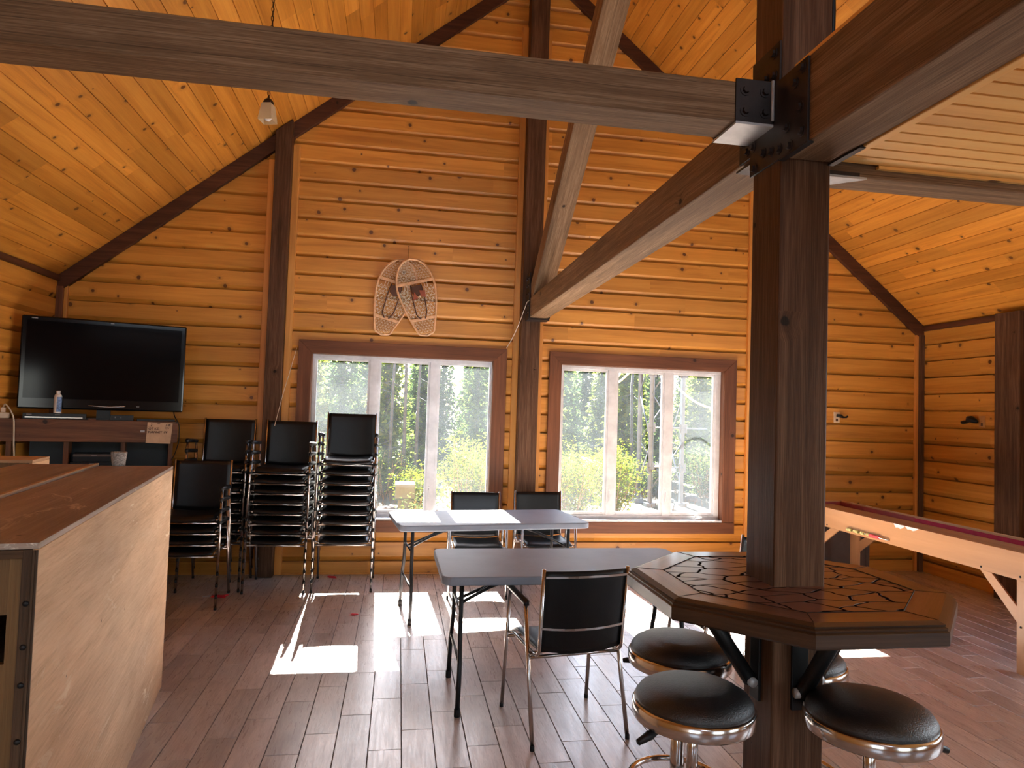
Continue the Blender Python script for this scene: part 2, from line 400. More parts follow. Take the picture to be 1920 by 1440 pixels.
base = mixc(n, l, mapr(n, l, scuff, .60, .72, 0, .28), base, (.62, .55, .51))
l.new(base, b.inputs['Base Color'])
l.new(mapr(n, l, gA, .35, .65, .24, .38), b.inputs['Roughness']); b.inputs['Specular IOR Level'].default_value = .75; b.inputs['Coat Weight'].default_value = .3; b.inputs['Coat Roughness'].default_value = .22
bp = nd(n, 'ShaderNodeBump'); bp.inputs['Strength'].default_value = .35; bp.inputs['Distance'].default_value = .002
l.new(gA, bp.inputs['Height']); l.new(bp.outputs[0], b.inputs['Normal'])
M['grout'] = plain('grout', (.085, .070, .066), .8)

# mosaic of broken board pieces set in the bar table
m, t, n, l, b = newmat('bar_mosaic'); M['mosaic'] = m
tc = nd(n, 'ShaderNodeTexCoord').outputs['Object']
mp0 = mapping(n, l, tc, (7.0, 13, 1)); dn = nd(n, 'ShaderNodeTexNoise'); dn.inputs['Scale'].default_value = .9; l.new(mp0, dn.inputs['Vector']); va = nd(n, 'ShaderNodeVectorMath', operation='MULTIPLY_ADD'); l.new(dn.outputs['Color'], va.inputs[0]); va.inputs[1].default_value = (.7, .7, 0); l.new(mp0, va.inputs[2]); mp = va.outputs[0]
vo = nd(n, 'ShaderNodeTexVoronoi', voronoi_dimensions='2D', feature='DISTANCE_TO_EDGE'); vo.inputs['Scale'].default_value = 1.0; l.new(mp, vo.inputs['Vector'])
vc = nd(n, 'ShaderNodeTexVoronoi', voronoi_dimensions='2D', feature='F1'); vc.inputs['Scale'].default_value = 1.0; l.new(mp, vc.inputs['Vector'])
cs = nd(n, 'ShaderNodeSeparateColor'); l.new(vc.outputs['Color'], cs.inputs[0])
g = noise(n, l, mapping(n, l, tc, (5, 70, 1)), 1.0, 5, .6, .5)
c = mixc(n, l, mapr(n, l, g, .3, .7, 0, 1), (.085, .033, .022), (.22, .095, .065))
c = mixc(n, l, cs.outputs[0], c, (.17, .07, .05))
edge = mapr(n, l, vo.outputs['Distance'], .024, .05, 1, 0)
c = mixc(n, l, edge, c, (.01, .006, .005)); l.new(c, b.inputs['Base Color']); l.new(mapr(n, l, edge, 0, 1, .28, .95), b.inputs['Roughness']); l.new(mapr(n, l, edge, 0, 1, .5, .0), b.inputs['Specular IOR Level'])
l.new(mapr(n, l, edge, 0, 1, .15, .0), b.inputs['Coat Weight']); b.inputs['Coat Roughness'].default_value = .15
bp = nd(n, 'ShaderNodeBump'); bp.inputs['Strength'].default_value = 1.0; bp.inputs['Distance'].default_value = .004; bp.invert = True
l.new(edge, bp.inputs['Height']); l.new(bp.outputs[0], b.inputs['Normal'])

# outdoor ground
m, t, n, l, b = newmat('ground'); M['ground'] = m
tc = nd(n, 'ShaderNodeTexCoord').outputs['Object']
a1 = noise(n, l, tc, .5, 6, .6, .5); a2 = noise(n, l, tc, 6, 6, .7)
c = mixc(n, l, mapr(n, l, a1, .42, .56, 0, 1), (.045, .034, .021), (.020, .023, .008))
c = mixc(n, l, mapr(n, l, a2, .4, .7, 0, .5), c, (.022, .017, .010)); l.new(c, b.inputs['Base Color']); b.inputs['Roughness'].default_value = .95

# ------------------------------------------------------------------ room shell
XL, XR, YF, YB, RX = -3.09, 5.72, 6.73, -5.0, 1.315
EZ, SL = 2.70, 0.81
def roof(x): return EZ + SL * ((x - XL) if x < RX else (XR - x))
BH, BZ = .1817, -.0637            # siding exposure and phase
def siding(name, span_fn, place, zmax, holes, mat=None):
    """horizontal boards with a coved lower lip; place(t, out, z) maps wall coords to world; span_fn(z) -> (t0, t1)"""
    mb = MB(); k = 0
    prof = [(0.0, -.055), (.008, -.055), (.0085, -.031), (.048, 0.0), (BH, 0.0), (BH, -.020)]
    while True:
        z0 = BZ + k * BH; k += 1
        if z0 > zmax: break
        base = span_fn(max(z0 + BH * .5, 0))
        if base is None: continue
        segs = [base]
        for (a, b_, za, zb) in holes:
            if z0 + BH * .5 > za and z0 + BH * .5 < zb:
                ns = []
                for s0, s1 in segs:
                    if b_ <= s0 or a >= s1: ns.append((s0, s1)); continue
                    if a > s0: ns.append((s0, a))
                    if b_ < s1: ns.append((b_, s1))
                segs = ns
        for (s0, s1) in segs:
            if s1 - s0 < .02: continue
            cuts = [s0]
            while cuts[-1] < s1:
                cuts.append(cuts[-1] + random.uniform(2.2, 4.2))
            cuts[-1] = s1
            if len(cuts) > 2 and cuts[-1] - cuts[-2] < .6: cuts.pop(-2)
            for ca, cb_ in zip(cuts, cuts[1:]):
                rnd = random.random(); V = []; F = []; U = []
                for (dz, dep) in prof:
                    z = max(z0 + dz, 0.0); sp = span_fn(z) or base
                    x0 = sp[0] if ca == base[0] else max(ca, sp[0]); x1 = sp[1] if cb_ == base[1] else min(cb_, sp[1])
                    if x1 < x0: x1 = x0
                    V += [place(x0, dep, z), place(x1, dep, z)]
                    U.append((x0 + rnd * 40, dz + rnd * 77)); U.append((x1 + rnd * 40, dz + rnd * 77))
                fu = []
                for i in range(len(prof) - 1):
                    fc = (2 * i, 2 * i + 1, 2 * i + 3, 2 * i + 2); F.append(fc); fu.append([U[j] for j in fc])
                mb.add(V, F, fu, rnd)
    return tag(mb.build(name, mat or M['pine']), kind='structure')

W1 = (-.845, .905); W2 = (1.603, 3.372); WZ = (.515, 2.10)
def far_span(z):
    if z <= EZ: return (XL, XR)
    a = (z - EZ) / SL
    return (XL + a, XR - a) if XR - XL - 2 * a > .05 else None
ZR = EZ + SL * (RX - XL)
siding('wall_far', far_span, lambda t_, d, z: (t_, YF - d, z), ZR, [(W1[0], W1[1], .46, 2.14), (W2[0], W2[1], .46, 2.14)])
siding('wall_left', lambda z: (YB, YF), lambda t_, d, z: (XL + d, t_, z), EZ - .02, [])
siding('wall_right', lambda z: (YB, YF), lambda t_, d, z: (XR - d, t_, z), EZ - .02, [(.8, 3.0, .85, 2.14), (-3.5, -1.3, .85, 2.14)])
siding('wall_rear', far_span, lambda t_, d, z: (t_, YB + d, z), ZR, [(-3.0, -.8, .85, 2.2), (2.3, 4.5, .85, 2.2), (.1, 2.5, 3.3, 4.9)])

# outer skins so no light leaks between boards
def skin(name, boxes):
    mb = MB()
    for lo, hi in boxes: mb.box(lo, hi)
    return tag(mb.build(name, M['pine_trim']), kind='structure')
mb = MB(); y0, y1 = YF + .062, YF + .16
def gable_skin(mb, y0, y1, holes):
    xs = sorted({XL - .1, XR + .1, RX} | {h[0] for h in holes} | {h[1] for h in holes})
    for a, b_ in zip(xs, xs[1:]):
        hs = sorted((h[2], h[3]) for h in holes if h[0] <= a + 1e-6 and h[1] >= b_ - 1e-6); z = -.4
        for (za, zb) in hs: mb.box((a, y0, z), (b_, y1, za)); z = zb
        mb.prism([(a, z), (b_, z), (b_, roof(b_) + .06), (a, roof(a) + .06)], y0, y1, plane='xz')
gable_skin(mb, y0, y1, [(W1[0], W1[1], *WZ), (W2[0], W2[1], *WZ)])
tag(mb.build('wall_far_sheathing', M['pine_trim']), kind='structure')
mb = MB(); gable_skin(mb, YB - .16, YB - .062, [(-3.0, -.8, .9, 2.2), (2.3, 4.5, .9, 2.2), (.1, 2.5, 3.3, 4.9)])
tag(mb.build('wall_rear_sheathing', M['pine_trim']), kind='structure')
skin('wall_left_sheathing', [((XL - .14, YB - .1, -.4), (XL - .062, YF + .1, EZ + .1))])
skin('wall_right_sheathing', [((XR + .062, YB - .1, -.4), (XR + .14, YF + .1, .88)), ((XR + .062, YB - .1, 2.14), (XR + .14, YF + .1, EZ + .1)),
     ((XR + .062, YB - .1, .88), (XR + .14, -3.5, 2.14)), ((XR + .062, -1.3, .88), (XR + .14, .8, 2.14)), ((XR + .062, 3.0, .88), (XR + .14, YF + .1, 2.14))])

# ceiling boards, along the ridge direction
mb = MB(); BWc = .136; Ls = (RX - XL) * sqrt(1 + SL * SL); nb = int(Ls / BWc) + 1
cs_, sn_ = 1 / sqrt(1 + SL * SL), SL / sqrt(1 + SL * SL)
for side in (0, 1):
    for i in range(nb):
        s0, s1 = i * BWc, min((i + 1) * BWc, Ls + .01)
        y = YB - .03 - random.random() * 2
        while y < YF + .03:
            ye = min(y + random.choice((1.2, 1.6, 2.1, 2.6, 3.0)), YF + .03); ya = max(y, YB - .03)
            if ye <= ya: y = ye; continue
            rnd = random.random(); V = []; U = []
            for (s_, h) in ((s0, .010), (s0 + .003, .0), (s1 - .003, 0.0), (s1, .010)):
                x = XL + s_ * cs_ - h * sn_; z = EZ + s_ * sn_ + h * cs_
                if side: x = XL + XR - x
                V += [(x, ya + .001, z), (x, ye - .001, z)]
                U += [(ya + rnd * 50, s_ + rnd * 33), (ye + rnd * 50, s_ + rnd * 33)]
            F = [(0, 1, 3, 2), (2, 3, 5, 4), (4, 5, 7, 6)]
            mb.add(V, F, [[U[j] for j in f] for f in F], rnd)
            y = ye
tag(mb.build('ceiling', M['pine_ceiling']), kind='structure')
mb = MB()
for side in (0, 1):
    P = [(XL - .2, EZ - .13), (RX, ZR + .035), (RX, ZR + .15), (XL - .2, EZ - .01)]
    if side: P = [(XL + XR - p[0], p[1]) for p in P][::-1]
    mb.prism(P, YB - .2, YF + .35, plane='xz')
o = mb.build('ceiling_roof_deck', M['pine_trim']); o.location.z = .02; tag(o, kind='structure')

# floor tiles
mb = MB(); mb.box((XL - .1, YB - .1, -.06), (XR + .1, YF + .1, -.004), mat=1)
TW, TL, GR = .1547, .572, .0016
k0 = int((XL - (-.393)) / TW) - 1; k1 = int((XR + .393) / TW) + 1
for k in range(k0, k1 + 1):
    x0 = -.393 + k * TW; off = (4.057 + .1907 * k) % TL; j = int((YB - off) / TL) - 1
    while off + j * TL < YF + .03:
        ya, yb = off + j * TL, off + (j + 1) * TL; j += 1
        if yb < YB: continue
        xa, xb = max(x0, XL - .03), min(x0 + TW, XR + .03); ya = max(ya, YB - .03); yb = min(yb, YF + .03)
        if xb - xa < .01 or yb - ya < .01: continue
        r_ = random.random(); g = GR; q = .0015
        V = [(xa + g, ya + g, -.004), (xb - g, ya + g, -.004), (xb - g, yb - g, -.004), (xa + g, yb - g, -.004),
             (xa + g + q, ya + g + q, 0), (xb - g - q, ya + g + q, 0), (xb - g - q, yb - g - q, 0), (xa + g + q, yb - g - q, 0)]
        F = [(4, 5, 6, 7), (0, 1, 5, 4), (1, 2, 6, 5), (2, 3, 7, 6), (3, 0, 4, 7)]
        mb.add(V, F, [[(V[i][0] + r_ * 30, V[i][1] + r_ * 70) for i in f] for f in F], r_)
tag(mb.build('floor', [M['tile'], M['grout']]), kind='structure')

# dark rake, eave and corner trims (all fixed trim of the room)
TN = [0]
def trim(mb, mat, bevel=.003):
    TN[0] += 1; return tag(mb.build('trim_%d' % TN[0], mat, bevel=bevel), kind='structure')
tp = .125
for side in (0, 1):
    mb = MB(); hgt = tp * sqrt(1 + SL * SL)
    P = [(XL, EZ - hgt), (RX, ZR - hgt), (RX, ZR - .002), (XL, EZ - .002)]
    if side: P = [(XL + XR - p[0], p[1]) for p in P][::-1]
    mb.prism(P, YF - .045, YF + .01, plane='xz'); trim(mb, M['rake'])
mb = MB(); mb.box((XL - .01, YB, EZ - .055), (XL + .03, YF - .05, EZ - .002)); trim(mb, M['rake'])
mb = MB(); mb.box((XR - .03, YB, EZ - .06), (XR + .01, YF - .05, EZ - .002)); trim(mb, M['rake'])
mb = MB(); mb.box((XL + .0, YF - .055, 0), (XL + .055, YF, EZ - .1)); trim(mb, M['darktrim'])
mb = MB(); mb.box((XR - .055, YF - .055, 0), (XR + .0, YF, EZ - .1)); trim(mb, M['post'])
# pale battens where the boards stop beside the posts
for x0, x1, zt in ((-1.32, -1.25, roof(-1.30)), (-1.10, -1.035, roof(-1.10)), (1.095, 1.155, 5.75), (1.345, 1.40, 5.75), (3.625, 3.70, roof(3.7)), (3.89, 3.95, roof(3.95))):
    for za, zb in (((0, zt - .22),)):
        mb = MB(); mb.box((x0, YF - .032, za), (x1, YF + .01, zb), 2); trim(mb, M['pine_trim'])
mb = MB(); mb.box((XL + .055, YF - .03, 0), (XL + .085, YF + .01, EZ - .06), 2); trim(mb, M['pine_trim'])
mb = MB(); mb.box((XR - .085, YF - .03, 0), (XR - .055, YF + .01, EZ - .1), 2); trim(mb, M['pine_trim'])
for ya, yb in ((5.66, 5.70), (5.35, 5.39)):
    mb = MB(); mb.box((XR - .03, ya, 0), (XR + .01, yb, EZ - .06), 2); trim(mb, M['pine_trim'])
mb = MB(); mb.box((-1.035, YF - .022, 0), (1.10, YF, .012), 0); trim(mb, M['pine_trim'])

# windows
def window(name, x0, x1, glassx, crank_x):
    root = empty(name, ((x0 + x1) / 2, YF, WZ[0])); tag(root, kind='structure'); cx, cz = (x0 + x1) / 2, WZ[0]
    def off(mb): mb.X = Matrix.Translation((-cx, -YF, -cz))
    z0, z1 = WZ; cw = .125; mb = MB(); off(mb)
    ya, yb = YF - .028, YF + .004
    mb.prism([(x0 - cw, z1 + cw), (x0, z1), (x1, z1), (x1 + cw + .01, z1 + cw)], ya, yb, plane='xz', rnd=.3)
    mb.prism([(x0 - cw, z0), (x0, z0), (x0, z1), (x0 - cw, z1 + cw)], ya, yb, plane='xz', rnd=.6, uvrot=True)
    mb.prism([(x1, z0), (x1 + cw + .01, z0), (x1 + cw + .01, z1 + cw), (x1, z1)], ya, yb, plane='xz', rnd=.9, uvrot=True)
    mb.box((x0 - cw - .01, ya - .004, z0 - .115), (x1 + cw + .01, yb, z0 - .002), 0, .45)
    mb.build('window_casing', M['darktrim'], root, bevel=.003)
    mb = MB(); off(mb)      # jamb boards
    mb.box((x0 - .02, ya + .01, z0 - .02), (x0 + .004, YF + .06, z1 + .02), 2); mb.box((x1 - .004, ya + .01, z0 - .02), (x1 + .02, YF + .06, z1 + .02), 2)
    mb.box((x0, ya + .01, z1 - .004), (x1, YF + .06, z1 + .02), 0)
    mb.build('window_jamb', M['darktrim'], root)
    mb = MB(); off(mb); mb.box((x0 + .002, YF - .024, z0 - .002), (x1 - .002, YF + .06, z0 + .02), 0); mb.build('window_sill', M['vinyl_white'], root, bevel=.004)
    # vinyl frame
    f0, f1 = YF + .055, YF + .135; mb = MB(); off(mb)
    gz0, gz1 = .605, 2.042
    mb.box((x0 + .002, f0, z0 + .018), (x1 - .002, f1, gz0 - .032)); mb.box((x0 + .002, f0, gz1 + .022), (x1 - .002, f1, z1 - .002))
    xs = [x0 + .004] + sum([[g[0] - .022, g[1] + .022] for g in glassx], []) + [x1 - .004]
    for i in range(0, len(xs), 2): mb.box((xs[i], f0, gz0 - .034), (xs[i + 1], f1, gz1 + .024), 2)
    mb.build('window_frame', M['vinyl_white'], root, bevel=.004)
    for i, (ga, gb) in enumerate(glassx):
        mb = MB(); off(mb); w_ = .022; y0_, y1_ = f0 + .012, f0 + .05
        mb.box((ga - w_, y0_, gz0 - .032), (ga, y1_, gz1 + .022), 2); mb.box((gb, y0_, gz0 - .032), (gb + w_, y1_, gz1 + .022), 2)
        mb.box((ga, y0_, gz0 - .032), (gb, y1_, gz0), 0); mb.box((ga, y0_, gz1), (gb, y1_, gz1 + .022), 0)
        sash = mb.build('window_sash', M['vinyl_white'], root, bevel=.003)
        mb = MB(); off(mb); mb.poly([(ga - .003, f0 + .035, gz0 - .003), (gb + .003, f0 + .035, gz0 - .003), (gb + .003, f0 + .035, gz1 + .003), (ga - .003, f0 + .035, gz1 + .003)])
        mb.build('glass_pane', M['glass'], sash)
        if i != 1:
            mb = MB(); off(mb); mb.poly([(ga - .003, f0 + .018, gz0 - .003), (gb + .003, f0 + .018, gz0 - .003), (gb + .003, f0 + .018, gz1 + .003), (ga - .003, f0 + .018, gz1 + .003)])
            mb.build('insect_screen', M['screen'], sash)
    for i in (0, 1):
        xm = (glassx[i][1] + glassx[i + 1][0]) / 2 - .015; mb = MB(); off(mb)
        mb.box((xm - .008, f0 - .012, .70), (xm + .008, f0, .84), 2); mb.tube([(xm, f0 - .008, .72), (xm, f0 - .03, .735), (xm, f0 - .03, .80), (xm, f0 - .012, .815)], .005, 6)
        mb.build('sash_lock', M['vinyl_white'], root)
    for cxk in crank_x:
        mb = MB(); off(mb); mb.lathe([(.035, 0), (.033, .012), (.012, .02)], 16, (cxk, f0 - .02, z0 + .02))
        mb.tube([(cxk, f0 - .02, z0 + .035), (cxk + .02, f0 - .045, z0 + .045), (cxk - .045, f0 - .05, z0 + .055)], .006, 6)
        mb.lathe([(.008, 0), (.011, .02), (.006, .03)], 10, (cxk - .045, f0 - .05, z0 + .05))
        mb.build('crank_handle', M['vinyl_white'], root)
    return root
window('window_1', *W1, [(-.80, -.318), (-.192, .268), (.389, .882)], [.72])
window('window_2', *W2, [(1.655, 2.108), (2.240, 2.717), (2.846, 3.288)], [3.14, 1.75])
# simple frames of unseen windows, added around the fill lights
def plain_window(name, lo, hi, ax):
    mb = MB(); w_ = .07
    a = 1 - ax
    def bx(t0, t1, z0, z1):
        l_ = [0, 0, z0]; h_ = [0, 0, z1]; l_[ax], h_[ax] = t0, t1; l_[a], h_[a] = lo[1], hi[1]; mb.box(l_, h_)
    t0, t1, z0, z1 = lo[0], hi[0], lo[2], hi[2]
    bx(t0 - w_, t0 + .03, z0 - w_, z1 + w_); bx(t1 - .03, t1 + w_, z0 - w_, z1 + w_); bx(t0, t1, z0 - w_, z0 + .03); bx(t0, t1, z1 - .03, z1 + w_)
    bx((t0 + t1) / 2 - .03, (t0 + t1) / 2 + .03, z0, z1)
    tag(mb.build(name, M['vinyl_white']), kind='structure')
plain_window('window_3', (-3.0, YB - .05, .9), (-.8, YB + .02, 2.2), 0)
plain_window('window_4', (2.3, YB - .05, .9), (4.5, YB + .02, 2.2), 0)
plain_window('window_5', (.1, YB - .05, 3.3), (2.5, YB + .02, 4.9), 0)
plain_window('window_6', (.8, XR - .02, .9), (3.0, XR + .05, 2.1), 1)
plain_window('window_7', (-3.5, XR - .02, .9), (-1.3, XR + .05, 2.1), 1)

# ------------------------------------------------------------------ timber frame
BX = 1.295                                                   # centre line of the frame
def timber(name, p0, p1, w, h, label, cat, mat=None, up=(0, 0, 1)):
    mb = MB(); mb.beam(p0, p1, w, h, up); o = mb.build(name, mat or M['beam'], bevel=.006); tag(o, label, cat); return o
PX0, PX1, PY0, PY1 = 1.205, 1.385, 2.035, 2.215
mb = MB(); mb.box((PX0, PY0, 0), (PX1, PY1, 5.98), 2)
tag(mb.build('timber_post', M['post'], bevel=.006), 'thick dark-stained square timber post rising through the octagonal table', 'post')
timber('tie_beam', (XL + .02, 2.155, 2.66), (1.195, 2.155, 2.66), .15, .135, 'long dark timber tie beam crossing the upper left of the room above the hanging lamp', 'beam')
timber('floor_beam', (BX, 2.22, 2.625), (BX, 6.56, 2.61), .18, .19, 'timber beam running from the big post back to the post between the windows', 'beam')
timber('loft_beam', (BX, 2.03, 2.595), (BX, YB + .05, 2.595), .18, .27, 'deep dark timber beam carrying the loft, upper right, coming towards the camera', 'beam')
timber('loft_rim_beam', (1.39, 2.165, 2.585), (XR - .04, 2.165, 2.585), .13, .27, 'dark rim beam along the far edge of the loft floor, right of the post', 'beam', M['beam'])
timber('rafter_strut', (BX, 6.40, 2.74), (BX, 2.24, 5.86), .18, .18, 'sloping timber strut rising from the wall post up towards the ridge', 'strut', up=(1, 0, 0))
timber('ridge_beam', (BX + .02, YB + .1, 6.07), (BX + .02, YF - .06, 6.07), .14, .18, 'dark ridge beam under the peak of the ceiling', 'beam')
mb = MB(); mb.box((1.155, 6.58, 0), (1.345, YF + .02, 5.97), 2)
tag(mb.build('wall_post', M['post'], bevel=.005), 'dark post on the far wall between the two windows', 'post')
mb = MB(); mb.prism([(-1.25, 0), (-1.10, 0), (-1.10, roof(-1.10) - .01), (-1.25, roof(-1.25) - .01)], 6.60, YF + .02, plane='xz', uvrot=True)
tag(mb.build('wall_post', M['post'], bevel=.005), 'dark post on the far wall left of the snowshoes', 'post')
mb = MB(); mb.prism([(3.70, 0), (3.89, 0), (3.89, roof(3.89) - .01), (3.70, roof(3.70) - .01)], 6.60, YF + .02, plane='xz', uvrot=True)
tag(mb.build('wall_post', M['post'], bevel=.005), 'dark post on the far wall behind the big octagon table post', 'post')
mb = MB(); mb.box((5.60, 5.39, 0), (XR + .02, 5.66, EZ - .01), 2)
tag(mb.build('wall_post', M['post'], bevel=.005), 'dark post on the right side wall behind the long game table', 'post')
# loft deck, its boarded underside and edge strip
root = empty('loft_floor', (3.55, -1.4, 2.5)); tag(root, 'loft floor with pale pine boards on its underside, upper right', 'loft floor')
def lo_(mb): mb.X = Matrix.Translation((-3.55, 1.4, -2.5))
mb = MB(); lo_(mb); y = 2.095
while y > YB + .1:
    r_ = random.random(); ya = max(y - .0655, YB + .05); xx = 1.39; xe = XR - .01
    V = [(xx, y - .009, 2.507), (xe, y - .009, 2.507), (xx, y - .010, 2.492), (xe, y - .010, 2.492), (xx, ya, 2.492), (xe, ya, 2.492), (xx, ya - .002, 2.505), (xe, ya - .002, 2.505)]
    F = [(1, 0, 2, 3), (3, 2, 4, 5), (5, 4, 6, 7)]
    mb.add(V, F, [[(V[i][0] + r_ * 30, V[i][1] + r_ * 50) for i in f] for f in F], r_); y -= .0655
mb.build('underside_boards', M['pine_loft'], root)
mb = MB(); lo_(mb); mb.box((1.385, YB + .05, 2.508), (XR - .01, 2.10, 2.72), 0); mb.build('deck', M['darktrim'], root)
mb = MB(); lo_(mb); mb.box((1.387, YB + .1, 2.456), (1.418, 1.93, 2.491), 1); mb.box((1.387, YB + .1, 2.470), (1.440, 1.93, 2.491), 1); mb.build('edge_strip', M['pine_loft'], root, bevel=.003)
mb = MB(); lo_(mb); mb.box((1.60, 2.082, 2.480), (XR - .01, 2.098, 2.491), 0); mb.build('edge_strip', M['pine_loft'], root)
mb = MB(); lo_(mb); mb.box((1.215, YB + .1, 2.731), (1.9, 1.98, 2.748), 1); mb.build('deck_edge', M['pine_loft'], root)
mb = MB(); mb.box((1.735, 2.15, 2.722), (1.785, 2.20, 3.75), 2)
tag(mb.build('loft_railing_post', M['post'], bevel=.003), 'thin dark railing post standing on the loft edge beside the big post', 'post')

# steel connector at the big post
def bolt(mb, c, ax, sgn, r=.013, h=.012):
    n = 6; P = []
    for k in range(n):
        a = pi / 3 * k + .3; P.append((cos(a) * r, sin(a) * r))
    d = {'x': lambda p, q: (c[0] + q, c[1] + p[0], c[2] + p[1]), 'y': lambda p, q: (c[0] + p[0], c[1] + q, c[2] + p[1]), 'z': lambda p, q: (c[0] + p[0], c[1] + p[1], c[2] + q)}[ax]
    V = [d(p, 0) for p in P] + [d((p[0] * .86, p[1] * .86), sgn * h) for p in P]
    F = [tuple(range(6, 12))] + [(i, (i + 1) % 6, 6 + (i + 1) % 6, 6 + i) for i in range(6)]
    mb.add(V, F, [[(0, 0)] * len(f) for f in F])
    # washer
    P2 = [(cos(pi / 6 * k) * r * 1.45, sin(pi / 6 * k) * r * 1.45) for k in range(12)]
    V = [d(p, 0) for p in P2] + [d(p, sgn * .003) for p in P2]
    F = [tuple(range(12, 24))] + [(i, (i + 1) % 12, 12 + (i + 1) % 12, 12 + i) for i in range(12)]
    mb.add(V, F, [[(0, 0)] * len(f) for f in F])
root = empty('steel_connector', (PX0 - .01, 2.12, 2.45)); tag(root, 'dark bolted steel connector where the beams meet the big post', 'connector')
def so(mb): mb.X = Matrix.Translation((-(PX0 - .01), -2.12, -2.45))
xp = PX0 - .001
mb = MB(); so(mb)
plate = [(2.175, 2.458), (1.876, 2.458), (1.876, 2.725), (2.037, 2.725), (2.037, 2.86), (2.213, 2.86), (2.213, 2.725), (2.30, 2.715), (2.30, 2.530), (2.222, 2.530), (2.222, 2.458)]
mb.prism(plate, xp - .008, xp, plane='yz'); mb.build('side_plate', M['steelplate'], root, bevel=.0015)
mb = MB(); so(mb)
for (y, z) in ((2.07, 2.83), (2.07, 2.755), (2.12, 2.765), (2.18, 2.77), (1.905, 2.70), (1.945, 2.67), (1.915, 2.58), (1.905, 2.50), (1.97, 2.478), (1.99, 2.545), (2.03, 2.49), (2.08, 2.50), (2.13, 2.515), (2.19, 2.48), (2.24, 2.56), (2.27, 2.60), (2.20, 2.56)):
    mb = MB(); so(mb); bolt(mb, (xp - .008, y, z), 'x', -1); mb.build('bolt', M['steelplate'], root)
mb = MB(); so(mb)      # hanger of the tie beam
mb.box((1.062, 2.072, 2.588), (xp - .008, 2.080, 2.735)); mb.box((1.062, 2.230, 2.588), (xp - .008, 2.238, 2.735)); mb.box((xp - .012, 2.072, 2.588), (xp - .008, 2.238, 2.735))
mb.build('beam_hanger', M['steelplate'], root, bevel=.0015)
mb = MB(); so(mb)
for x in (1.095, 1.165):
    for z in (2.625, 2.695): mb = MB(); so(mb); bolt(mb, (x, 2.072, z), 'y', -1); mb.build('bolt', M['steelplate'], root)
mb = MB(); so(mb); mb.box((1.062, 2.07, 2.580), (xp - .008, 2.24, 2.588)); hp = mb.build('hanger_seat', M['galv'], root); tag(hp, 'pale seat plate')
mb = MB(); so(mb); mb.tube([(xp - .013, 2.068, 2.598), (xp - .013, 2.068, 2.735)], .006, 8); hp = mb.build('weld', M['galv'], root)
for lo, hi in (((PX0 - .009, 1.874, 2.452), (PX0 + .012, 2.034, 2.458)), ((PX1 - .012, 1.874, 2.452), (PX1 + .009, 2.034, 2.458)), ((PX0 - .009, 2.216, 2.506), (PX1 + .009, 2.32, 2.514))):
    mb = MB(); so(mb); mb.box(lo, hi); mb.build('seat_plate', M['steelplate'], root)
mb = MB(); so(mb)      # right-hand hanger
mb.prism([(PX1 + .001, 2.09), (1.56, 2.09), (PX1 + .001, 2.24)], 2.440, 2.448); mb.build('gusset_plate', M['galv'], root)
mb = MB(); so(mb); mb.box((PX1 + .001, 1.876, 2.458), (PX1 + .009, 2.03, 2.72)); mb.build('side_plate', M['steelplate'], root)
mb = MB(); so(mb); mb.box((PX1 + .001, 2.086, 2.448), (1.53, 2.092, 2.46)); mb.build('seat_plate', M['steelplate'], root)
mb = MB(); mb.tube([(PX1 + .012, 2.06, 2.74), (PX1 + .018, 2.06, 3.0), (PX1 + .010, 2.06, 3.2), (PX1 + .016, 2.06, 3.9)], .009, 6); tag(mb.build('power_cable', M['cord_black']), 'black cable running up the right side of the big post above the loft', 'cable')
# steel at the wall post
root = empty('steel_connector', (1.195, 6.5, 2.5)); tag(root, 'small dark steel bracket holding the beams to the wall post', 'connector')
mb = MB(); mb.X = Matrix.Translation((-1.195, -6.5, -2.5)); mb.box((1.190, 6.40, 2.509), (1.203, 6.578, 2.95)); mb.box((1.387, 6.40, 2.509), (1.399, 6.578, 2.95)); mb.box((1.19, 6.42, 2.497), (1.40, 6.578, 2.510)); mb.build('bracket_plate', M['steelplate'], root)
mb = MB(); mb.X = Matrix.Translation((-1.195, -6.5, -2.5))
for z in (2.57, 2.64, 2.75, 2.83, 2.90):
    for y in (6.43, 6.52): mb = MB(); mb.X = Matrix.Translation((-1.195, -6.5, -2.5)); bolt(mb, (1.190, y, z), 'x', -1, .011, .01); mb.build('bolt', M['steelplate'], root)

# ------------------------------------------------------------------ octagonal bar table around the post
OC = (1.295, 2.125); OZ = 1.067
root = empty('bar_table', (OC[0], OC[1], 0)); tag(root, 'tall octagonal dark wood bar table built around the timber post', 'table')
def octr(ap): return ap / cos(pi / 8)
A0 = .48
mb = MB(); prof = [(A0 - .03, -.066), (A0 - .006, -.066), (A0, -.060), (A0, -.026), (A0 - .006, -.022), (A0 - .004, -.016), (A0 - .012, -.012), (A0 - .010, -.007), (A0 - .020, -.003), (A0 - .028, 0)]
mb.lathe([(octr(a), z) for a, z in prof], 8, (0, 0, OZ), rot=pi / 8, smooth=False, cap=False)
mb.build('table_edge', M['bar_edge'], root)
def octpt(ap, k): a = pi / 8 + k * pi / 4; return (octr(ap) * cos(a), octr(ap) * sin(a))
mb = MB()
for k in range(8):
    a, b_, c_, d_ = octpt(A0 - .028, k), octpt(A0 - .028, k + 1), octpt(A0 - .115, k + 1), octpt(A0 - .115, k)
    L = .4; pts = [(*a, OZ), (*b_, OZ), (*c_, OZ), (*d_, OZ)]; r_ = random.random()
    mb.poly(pts, [(r_ * 9, 0), (r_ * 9 + L, 0), (r_ * 9 + L - .035, .087), (r_ * 9 + .035, .087)], r_)
mb.build('border_planks', M['tabletop_dark'], root)
mb = MB()
